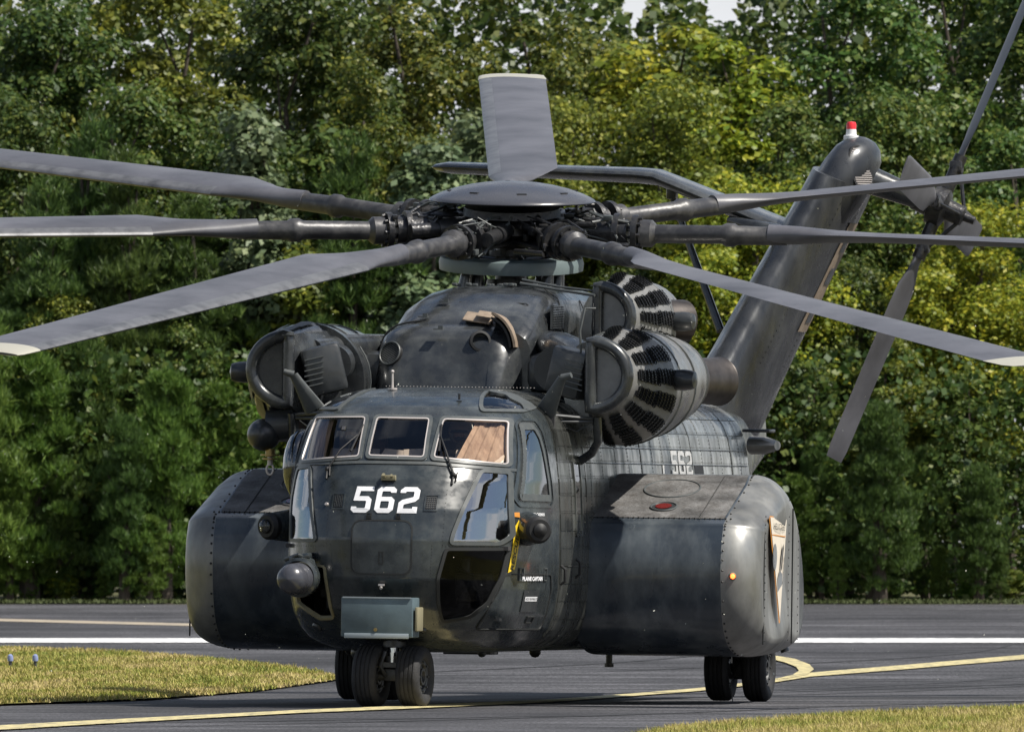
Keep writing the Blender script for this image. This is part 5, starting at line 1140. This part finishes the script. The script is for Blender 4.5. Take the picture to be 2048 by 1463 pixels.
# ------------------------------------------------------------------ main rotor
HUB = Vector((-.385, 7.6, 4.98)); RD = Matrix.Rotation(R(4.2), 3, Vector((math.cos(R(11.5)), math.sin(R(11.5)), 0))); TILT = R(8.3)
TAX = Vector((math.cos(R(11.5)), math.sin(R(11.5)), 0)); RX = Matrix.Rotation(TILT, 3, TAX)
def RP(r, az, h=0.):       # az measured from aft, positive to port; tilted rotor disc
    return HUB+RX@Vector((r*math.sin(az), r*math.cos(az), h))
MB().tube([(-.385, 7.6, 4.2), (-.385, 7.58, 4.95)], [.17, .15], 24).tube([(-.385, 7.6, 4.30), (-.385, 7.6, 4.42)], .26, 24).tube([(-.385, 7.58, 4.66), (-.385, 7.58, 4.72)], .23, 24).tube([(-.385, 7.58, 4.77), (-.385, 7.58, 4.79)], .20, 24).build('rotor_mast', M_['hub'], H)
# stationary ring round the mast
T6 = Matrix.Rotation(R(6), 3, TAX); rc = Vector((-.385, 7.6, 4.60)); rings = []
for r_, h_ in ((.755, -.075), (.762, 0), (.745, .055), (.70, .075), (.56, .080), (.50, .065), (.50, -.06), (.52, -.08), (.755, -.075)):
    rings.append([rc+T6@Vector((r_*math.cos(a), r_*math.sin(a), h_)) for a in [2*math.pi*k/64 for k in range(64)]])
ri = MB().loft(rings, False, False).build('swashplate_ring', M_['ring'], H, ang=40)
mb = MB()
for k in range(8):
    a = 2*math.pi*k/8+.2; mb.tube([rc+T6@Vector((.2*math.cos(a), .2*math.sin(a), 0)), rc+T6@Vector((.53*math.cos(a), .53*math.sin(a), 0))], .035, 8)
mb.build('ring_spokes', M_['hub'], ri)
for x, y in ((-.80, 7.2), (-.70, 7.3), (.07, 7.2), (.15, 7.35), (-.48, 8.1), (-.18, 8.1)): MB().tube([(x, y, 4.28), (x+.03, y, 4.52)], [.085, .055], 14).build('servo_jack', M_['cowl'], H)
mb = MB()
for x in (-.60, -.05): mb.tube([(x, 7.2, 4.30), (x+.04, 7.15, 4.42), (x, 7.2, 4.52)], .014, 6)
mb.build('hydraulic_lines', M_['black'], H)
# dome
dm = MB(); prof = [(.0, .195), (.15, .192), (.30, .180), (.45, .156), (.60, .120), (.75, .070), (.83, .032), (.870, .006), (.875, -.008), (.86, -.02), (.80, -.02), (0, -.02)]
dm.lathe(prof, HUB+RD@Vector((0, 0, .275)), RD@Vector((0, 0, 1)), 96); do = dm.build('hub_cap', M_['dome'], H, ang=50)
mb = MB()
for k in range(8):
    a = 2*math.pi*k/8+.35; hgt = .275+.098; c = HUB+RD@Vector((.66*math.cos(a), .66*math.sin(a), hgt)); mb.box(c, (.10, .05, .012), rot=(RD@Matrix.Rotation(a+math.pi/2, 3, 'Z')@Matrix.Rotation(R(0), 3, 'Y')))
mb.build('cap_slots', M_['black'], do)
rh = MB(); rh.lathe([(.0, .20), (.50, .20), (.52, .12), (.40, .06), (.42, -.05), (.36, -.10), (.46, -.13), (.42, -.18), (.24, -.21), (0, -.21)], HUB, RX@Vector((0, 0, 1)), 48); hub = rh.build('rotor_hub', M_['hub'], H, ang=30)
AZ0 = R(-12.5); rr4 = random.Random(9)
for k in range(7):
    az = AZ0+k*2*math.pi/7
    ra = RX@Vector((math.sin(az), math.cos(az), 0)); up = RX@Vector((0, 0, 1)); tg = up.cross(ra)
    Rm = Matrix((ra, tg, up)).transposed()
    a = MB(); P_ = lambda r, t=0, h=0: HUB+ra*r+tg*t+up*h
    a.box(P_(.62, 0, .07), (.62, .34, .05), rot=Rm, bev=.01).box(P_(.62, 0, -.12), (.62, .34, .05), rot=Rm, bev=.01)
    a.tube([P_(.85, 0, -.16), P_(.85, 0, .12)], .10, 16).tube([P_(.85, 0, -.02), P_(1.25, 0, -.02)], .14, 18).tube([P_(1.10, 0, -.02), P_(1.16, 0, -.02)], .20, 20).tube([P_(1.30, 0, -.02), P_(1.36, 0, -.02)], .19, 20)
    a.tube([P_(1.20, -.22, -.05), P_(1.32, -.28, -.12), P_(.78, -.34, -.16)], .035, 10)      # pitch horn
    a.tube([P_(.78, -.34, -.16), P_(.50, -.12, -.30)], .025, 8)                              # pitch link
    a.tube([P_(.50, .18, .02), P_(1.15, .24, .0)], .075, 14).tube([P_(.60, .18, .02), P_(.85, .21, .01)], .095, 14)  # lag damper
    for q in range(8): b = 2*math.pi*q/8; a.tube([P_(1.36, .155*math.cos(b), -.02+.155*math.sin(b)), P_(1.40, .155*math.cos(b), -.02+.155*math.sin(b))], .02, 6)
    a.build('hub_arm', M_['hub'], hub)
    c = MB()
    for q in range(20):     # hoses and small levers
        p0 = P_(rr4.uniform(.45, 1.0), rr4.uniform(-.25, .25), rr4.uniform(-.2, .20)); p2 = P_(rr4.uniform(.9, 1.42), rr4.uniform(-.22, .22), rr4.uniform(-.2, .16)); m_ = p0.lerp(p2, .5)+Vector((rr4.uniform(-.05, .05), rr4.uniform(-.05, .05), rr4.uniform(-.03, .09)))
        c.tube([p0, m_, p2], rr4.choice((.008, .010, .014, .018)), 6)
    for q in range(9): c.box(P_(rr4.uniform(.5, 1.3), rr4.uniform(-.2, .2), rr4.uniform(-.2, .15)), (rr4.uniform(.04, .12), rr4.uniform(.03, .08), rr4.uniform(.03, .08)), rot=Rm, bev=.006)
    c.build('hub_hoses', M_['hub'] if k % 2 else M_['frame'], hub)
    # cuff and blade
    cone = lambda r: .008*r-.0*r*r
    cu_ = MB(); cu_.tube([P_(1.38, 0, -.02), P_(1.50, 0, -.02), P_(1.55, 0, -.02), P_(2.25, 0, .0), P_(2.30, 0, .0), P_(2.38, 0, 0), P_(2.42, 0, 0), P_(2.95, 0, .01)], [.145, .145, .098, .098, .125, .125, .102, .095], 22)
    bl = MB(); rings = []; nn = 28
    for r_, ch, th, tw in ((2.75, .20, .17, 9), (3.05, .26, .155, 9), (3.5, .52, .12, 9), (3.9, .74, .095, 9), (6, .74, .088, 7), (8, .74, .082, 5), (10, .74, .078, 3), (11.6, .74, .072, 2), (11.95, .70, .055, 2), (12.04, .60, .02, 2)):
        cc = P_(r_, 0, cone(r_)); tw_ = R(tw); ring = []
        for q in range(nn):
            b = 2*math.pi*q/nn; xx = .5*math.cos(b); tt = .5*math.sin(b)*math.sqrt(max(0, (.5-xx)))*1.15 if r_ > 3.2 else .5*math.sin(b)
            X_l = (xx+.25*(1 if r_ > 3.2 else 0))*ch; Z_l = tt*th*1.25
            tX, tZ = X_l*math.cos(tw_)-Z_l*math.sin(tw_), X_l*math.sin(tw_)+Z_l*math.cos(tw_)
            ring.append(cc-tg*tX*-1*(-1)+up*tZ)
        rings.append(ring)
    blade = bl.loft(rings, True, True).build('rotor_blade', M_['blade'], H, ang=60)
    es = MB(); h_ = nn//2; es.loft([[r_[q]+(r_[q]-sum(r_, Vector())/nn).normalized()*.003 for q in range(h_-4, h_+5)] for r_ in rings[3:9]], False, False, closed=False); es.build('erosion_strip', M_['erosion'], blade, fix=False)
    cu_.build('blade_cuff', M_['cuff'], blade)
    tp_ = MB(); tp_.loft([[p+(p-sum(r_, Vector())/len(r_))*.03 for p in r_] for r_ in rings[-3:]], False, True).build('tip_cap', M_['tipc'], blade, ang=60)
# ------------------------------------------------------------------ tail
def foil(c, ch, th, axis_n, n=28, chord_dir=Vector((0, 1, 0)), ea=.85, ka=1.35):
    """c: leading edge point, chord aft, thickness along axis_n"""
    out = []
    for q in range(n):
        b = 2*math.pi*q/n; x = .5-.5*math.cos(b); t = (1 if b < math.pi else -1)*(ka*math.sqrt(max(0, x))*max(0, 1-x)**ea)
        out.append(c+chord_dir*x*ch+axis_n*t*th/2)
    return out
cant = Vector((math.cos(R(22)), 0, -math.sin(R(22))))
tail = MB(); rings = []
for (x, y, z, ch, th) in ((-.14, 15.9, 2.85, 3.0, .86), (.05, 16.3, 3.3, 2.7, .82), (.22, 16.7, 3.75, 2.5, .78), (.60, 17.2, 4.65, 2.3, .72), (.95, 17.7, 5.5, 2.2, .66), (1.04, 17.8, 5.72, 2.1, .64)): rings.append(foil(Vector((x, y, z)), ch, th, cant, ea=.42, ka=1.78))
fin = tail.loft(rings, True, True).build('tail_pylon', M_['cowl'], H, ang=60)
fin.data.materials[0] = M_['fin']
# gearbox fairing on top of the fin
fx0 = Vector((.97, 18.0, 5.60)); rings = []
for t, r_, ry in ((-.35, .20, .40), (-.1, .27, .50), (.1, .285, .52), (.25, .27, .50), (.42, .235, .44), (.53, .165, .33), (.59, .08, .18), (.605, .01, .03)):
    ax_ = Vector((.36, .20, .93)).normalized(); c = fx0+ax_*t+Vector((.08+.10*max(0, t), .55, 0)); e1 = Vector((.93, 0, -.36)); rings.append([c+e1*(r_*math.cos(a)+(.05*math.cos(a) if math.cos(a) > 0 else 0))+Vector((0, 1, 0))*ry*math.sin(a) for a in [2*math.pi*k/32 for k in range(32)]])
fg = MB().loft(rings, True, True).build('tail_gearbox_fairing', M_['fin'], H, ang=60)
for zz_, rz_ in ((5.93, .11), (5.70, .12)):
    c = Vector((1.37-(.06 if zz_ > 5.8 else 0), 18.28, zz_)); MB().lathe([(rz_+.02, -.03), (rz_+.02, .02), (rz_, .02), (rz_-.01, 0), (0, 0)], c, (.75, -.62, .2), 24).build('fairing_vent', M_['black'], fg)
    mb = MB(); nv = Vector((.75, -.62, .2)).normalized(); uu = nv.cross(Vector((0, 0, 1))).normalized(); ww = uu.cross(nv)
    for k in range(-4, 5): q = k*rz_/5; hh = math.sqrt(max(0, rz_**2-q*q)); mb.tube([c+nv*.02+ww*q-uu*hh, c+nv*.02+ww*q+uu*hh], .007, 5)
    mb.build('vent_bars', M_['seal'], fg)
bc = MB().lathe([(.085, -.03), (.085, .02), (.06, .025), (.055, .09)], (1.19, 18.55, 6.15), (0, 0, 1), 20).build('beacon_base', M_['white'], H)
MB().lathe([(.054, .09), (.055, .145), (.044, .17), (0, .175)], (1.19, 18.55, 6.15), (0, 0, 1), 20).build('red_beacon', M_['redcap'], bc)
# worn marking panels on the fin
mk = MB()
for t0, t1 in ((.30, .62), ):
    a = Vector((.62, 18.6, 4.1)); b = Vector((1.12, 19.0, 5.12))
def finp(t, w_, d=.012):     # t up the fin 0..1, w chordwise 0..1
    a = Vector((.22, 16.7, 3.75)).lerp(Vector((.95, 17.7, 5.5)), t); ch = 2.5+(2.2-2.5)*t; th = .78-.12*t; x = w_
    return a+Vector((0, 1, 0))*x*ch+cant*((1.78*math.sqrt(x)*(1-x)**.42)*th/2+d)
def finstrip(t0, t1, w0, w1, m, nm, d):
    vs = [finp(t0+(t1-t0)*i/6, w0+(w1-w0)*j/2, d) for i in range(7) for j in range(3)]; return mesh(nm, vs, [(i*3+j, i*3+j+1, i*3+j+4, i*3+j+3) for i in range(6) for j in range(2)], M_[m], fin)
finstrip(.22, .90, .46, .70, 'tan', 'marking_panel', .010)
for t in (.18, .42, .62): finstrip(t+.1, t+.2, .52, .64, 'dark', 'marking_block', .016)
mb = MB(); mb.tube([finp(t, .97, .0) for t in (0, .3, .6, .95)], .012, 6).build('trailing_edge_strip', M_['tan'], fin)
mb = MB()
for t in [k/30 for k in range(31)]: rivet(mb, finp(t, .18, .004), cant, .012, .006)
for t in [k/30 for k in range(31)]: rivet(mb, finp(t, .55, .004), cant, .012, .006)
mb.build('rivets', M_['rivet'], fin, fix=False, smooth=False, kind='stuff')
# stabiliser: inner panel climbing to starboard, then level
rings = []
for (x, y, z, ch, th) in ((.80, 18.1, 5.02, 1.7, .42), (.45, 18.1, 5.13, 1.65, .40), (-.80, 18.2, 5.62, 1.4, .34), (-.98, 18.2, 5.69, 1.35, .33), (-1.2, 18.2, 5.71, 1.32, .32), (-3.36, 18.35, 5.775, 1.15, .24), (-3.48, 18.4, 5.775, 1.0, .16), (-3.52, 18.5, 5.775, .8, .03)):
    nv = Vector((0, 0, 1)) if x < -.7 else Vector((.36, 0, .93)); rings.append(foil(Vector((x, y, z)), ch, th, nv))
st = MB().loft(rings, True, True).build('tail_stabiliser', M_['cowl'], H, ang=60)
MB().tube([(-.92, 18.9, 5.58), (-.20, 18.3, 4.0)], [.035, .05], 10).tube([(-.88, 18.85, 5.56), (-.24, 18.3, 4.05)], .018, 8).build('stabiliser_strut', M_['cowl'], st)
MB().box((-.86, 18.8, 5.53), (.10, .2, .16), bev=.02).build('strut_fitting', M_['dark'], st)
MB().tube([(.62, 17.9, 5.02), (-.10, 18.2, 5.22)], [.14, .05], 16).build('stabiliser_root', M_['cowl'], st)
# tail rotor on its outrigger
TH = Vector((2.13, 18.9, 5.40)); ta = Vector((.93, 0, -.36)).normalized()
MB().tube([(1.12, 18.6, 5.76), (1.45, 18.7, 5.66), TH-ta*.15], [.24, .15, .11], 24).build('tail_rotor_shaft', M_['cowl'], H, label='outrigger carrying the tail rotor')
th = MB().lathe([(0, -.32), (.14, -.3), (.15, -.12), (.22, -.1), (.22, .06), (.12, .1), (.11, .28), (.05, .30), (.045, .42), (0, .42)], TH, ta, 28)
u1 = Vector((.36, 0, .93)); u2 = Vector((0, 1, 0))
rot = R(7)
for k in range(4):
    a = rot+k*math.pi/2; d_ = (u1*math.cos(a)+u2*math.sin(a)); th.tube([TH, TH+d_*.62], .075, 12); th.tube([TH+ta*.30, TH+d_*.45+ta*.06], .022, 8); th.box(TH+d_*.48, (.14, .14, .14), bev=.02)
trh = th.build('tail_rotor_hub', M_['hub'], H, ang=40)
for k in range(4):
    a = rot+k*math.pi/2; d_ = (u1*math.cos(a)+u2*math.sin(a)); e_ = ta.cross(d_); pt = R(22 if k % 2 == 0 else 4); chd = (e_*math.cos(pt)+ta*math.sin(pt)); tn = d_.cross(chd); rings = []
    for r_, ch, tk in ((.45, .12, .10), (.7, .16, .09), (.95, .36, .06), (1.2, .39, .05), (2.9, .39, .04), (3.03, .34, .02)):
        rings.append([TH+d_*r_+chd*(.5*math.cos(b))*ch+tn*math.sin(b)*tk*.5*math.sqrt(max(0, .5-.45*math.cos(b))) for b in [2*math.pi*q/20 for q in range(20)]])
    MB().loft(rings, True, True).build('tail_rotor_blade', M_['blade'], H, ang=60)
# ramp end details on the port side
MB().box((1.33, 12.6, 2.885), (.30, .35, .035), bev=.01).build('step_bracket', M_['dark'], H)
rings = [sell(x, z_, w_, h_, 3, 24, 0) for x, z_, w_, h_ in ((0, 0, .01, .01),)]
mb = MB(); rr = []
for t, w_, h_ in ((0, .16, .10), (.15, .15, .095), (.28, .09, .05)):
    rr.append([Vector((1.2+t, 12.9+w_*math.cos(a)*2, 2.73+h_*math.sin(a))) for a in [2*math.pi*k/20 for k in range(20)]])
mb.loft(rr, True, True).build('tail_lamp_fairing', M_['sponcap'], H)
# ------------------------------------------------------------------ pilots
def pilot(x, label, turn=0.):
    root = empty('person', (0, 0, 0)); top(root, label, 'person')
    hm = H.matrix_basis.copy(); root.matrix_basis = Matrix.Translation(H.location)@H.rotation_euler.to_matrix().to_4x4()@Matrix.Translation((x, .80, 2.04))
    sk = {'hip': ((0, .10, 0), .15), 'waist': ((0, .12, .18), .15), 'chest': ((0, .13, .40), .18), 'neckb': ((0, .10, .56), .09), 'neck': ((0, .06, .63), .055), 'head': ((0, .04, .72), .085), 'crown': ((0, .05, .80), .08),
          'shl': ((-.19, .12, .50), .075), 'ell': ((-.25, -.10, .28), .05), 'hal': ((-.15, -.34, .30), .038), 'shr': ((.19, .12, .50), .075), 'elr': ((.25, -.10, .28), .05), 'har': ((.15, -.34, .30), .038),
          'knl': ((-.14, -.38, .06), .08), 'ftl': ((-.14, -.55, -.30), .05), 'knr': ((.14, -.38, .06), .08), 'ftr': ((.14, -.55, -.30), .05)}
    names = list(sk); ed = [('hip', 'waist'), ('waist', 'chest'), ('chest', 'neckb'), ('neckb', 'neck'), ('neck', 'head'), ('head', 'crown'), ('chest', 'shl'), ('shl', 'ell'), ('ell', 'hal'), ('chest', 'shr'), ('shr', 'elr'), ('elr', 'har'), ('hip', 'knl'), ('knl', 'ftl'), ('hip', 'knr'), ('knr', 'ftr')]
    me = bpy.data.meshes.new('body'); me.from_pydata([sk[n_][0] for n_ in names], [(names.index(a), names.index(b)) for a, b in ed], []); o = bpy.data.objects.new('body', me); link(o, root)
    md = o.modifiers.new('skin', 'SKIN'); 
    for i, n_ in enumerate(names): me.skin_vertices[0].data[i].radius = (sk[n_][1], sk[n_][1]) if me.skin_vertices else (.1, .1)
    o.modifiers.new('sub', 'SUBSURF').levels = 2; o.modifiers['sub'].render_levels = 2; me.materials.append(M_['suit'])
    MB().ball((0, .02, .765), .135, (.95, 1.08, 1.0), 24).build('helmet', M_['helmet'], root)
    MB().ball((0, -.055, .735), .09, (.85, .85, 1.0), 18).build('face', M_['skin'], root)
    MB().ball((0, -.022, .755), .118, (.93, 1.0, .34), 20).build('visor', M_['black'], root)
    MB().box((0, -.13, .685), (.07, .05, .04), bev=.015).tube([(0, -.13, .70), (.07, -.10, .68), (.12, 0, .72)], .008, 6).build('microphone_boom', M_['black'], root)
    MB().box((0, -.02, .38), (.30, .08, .30), bev=.04).build('survival_vest', M_['inner'], root)
pilot(-.62, 'pilot in white helmet and tan suit behind the left windscreen pane')
pilot(.50, 'pilot in white helmet and tan suit behind the right windscreen pane')

# blown grass and water specks in the rotor wash
rg = np.random.default_rng(77); n = 230; c = np.stack([rg.uniform(-5.2, 5.2, n), rg.uniform(186, 212, n), rg.uniform(.1, 7., n)], 1); c[:, 2] = np.where(rg.random(n) < .7, rg.uniform(.1, 4, n), c[:, 2])
nr = rg.normal(size=(n, 3)); nr /= np.linalg.norm(nr, axis=1)[:, None]
sp = npmesh('blown_specks', quads(c, nr, .021, rg, .35), 4, mat('pale_speck', (.55, .55, .48), .5)); sp['kind'] = 'stuff'; sp['label'] = 'pale grass clippings and droplets blown about by the rotor'; sp['category'] = 'specks'
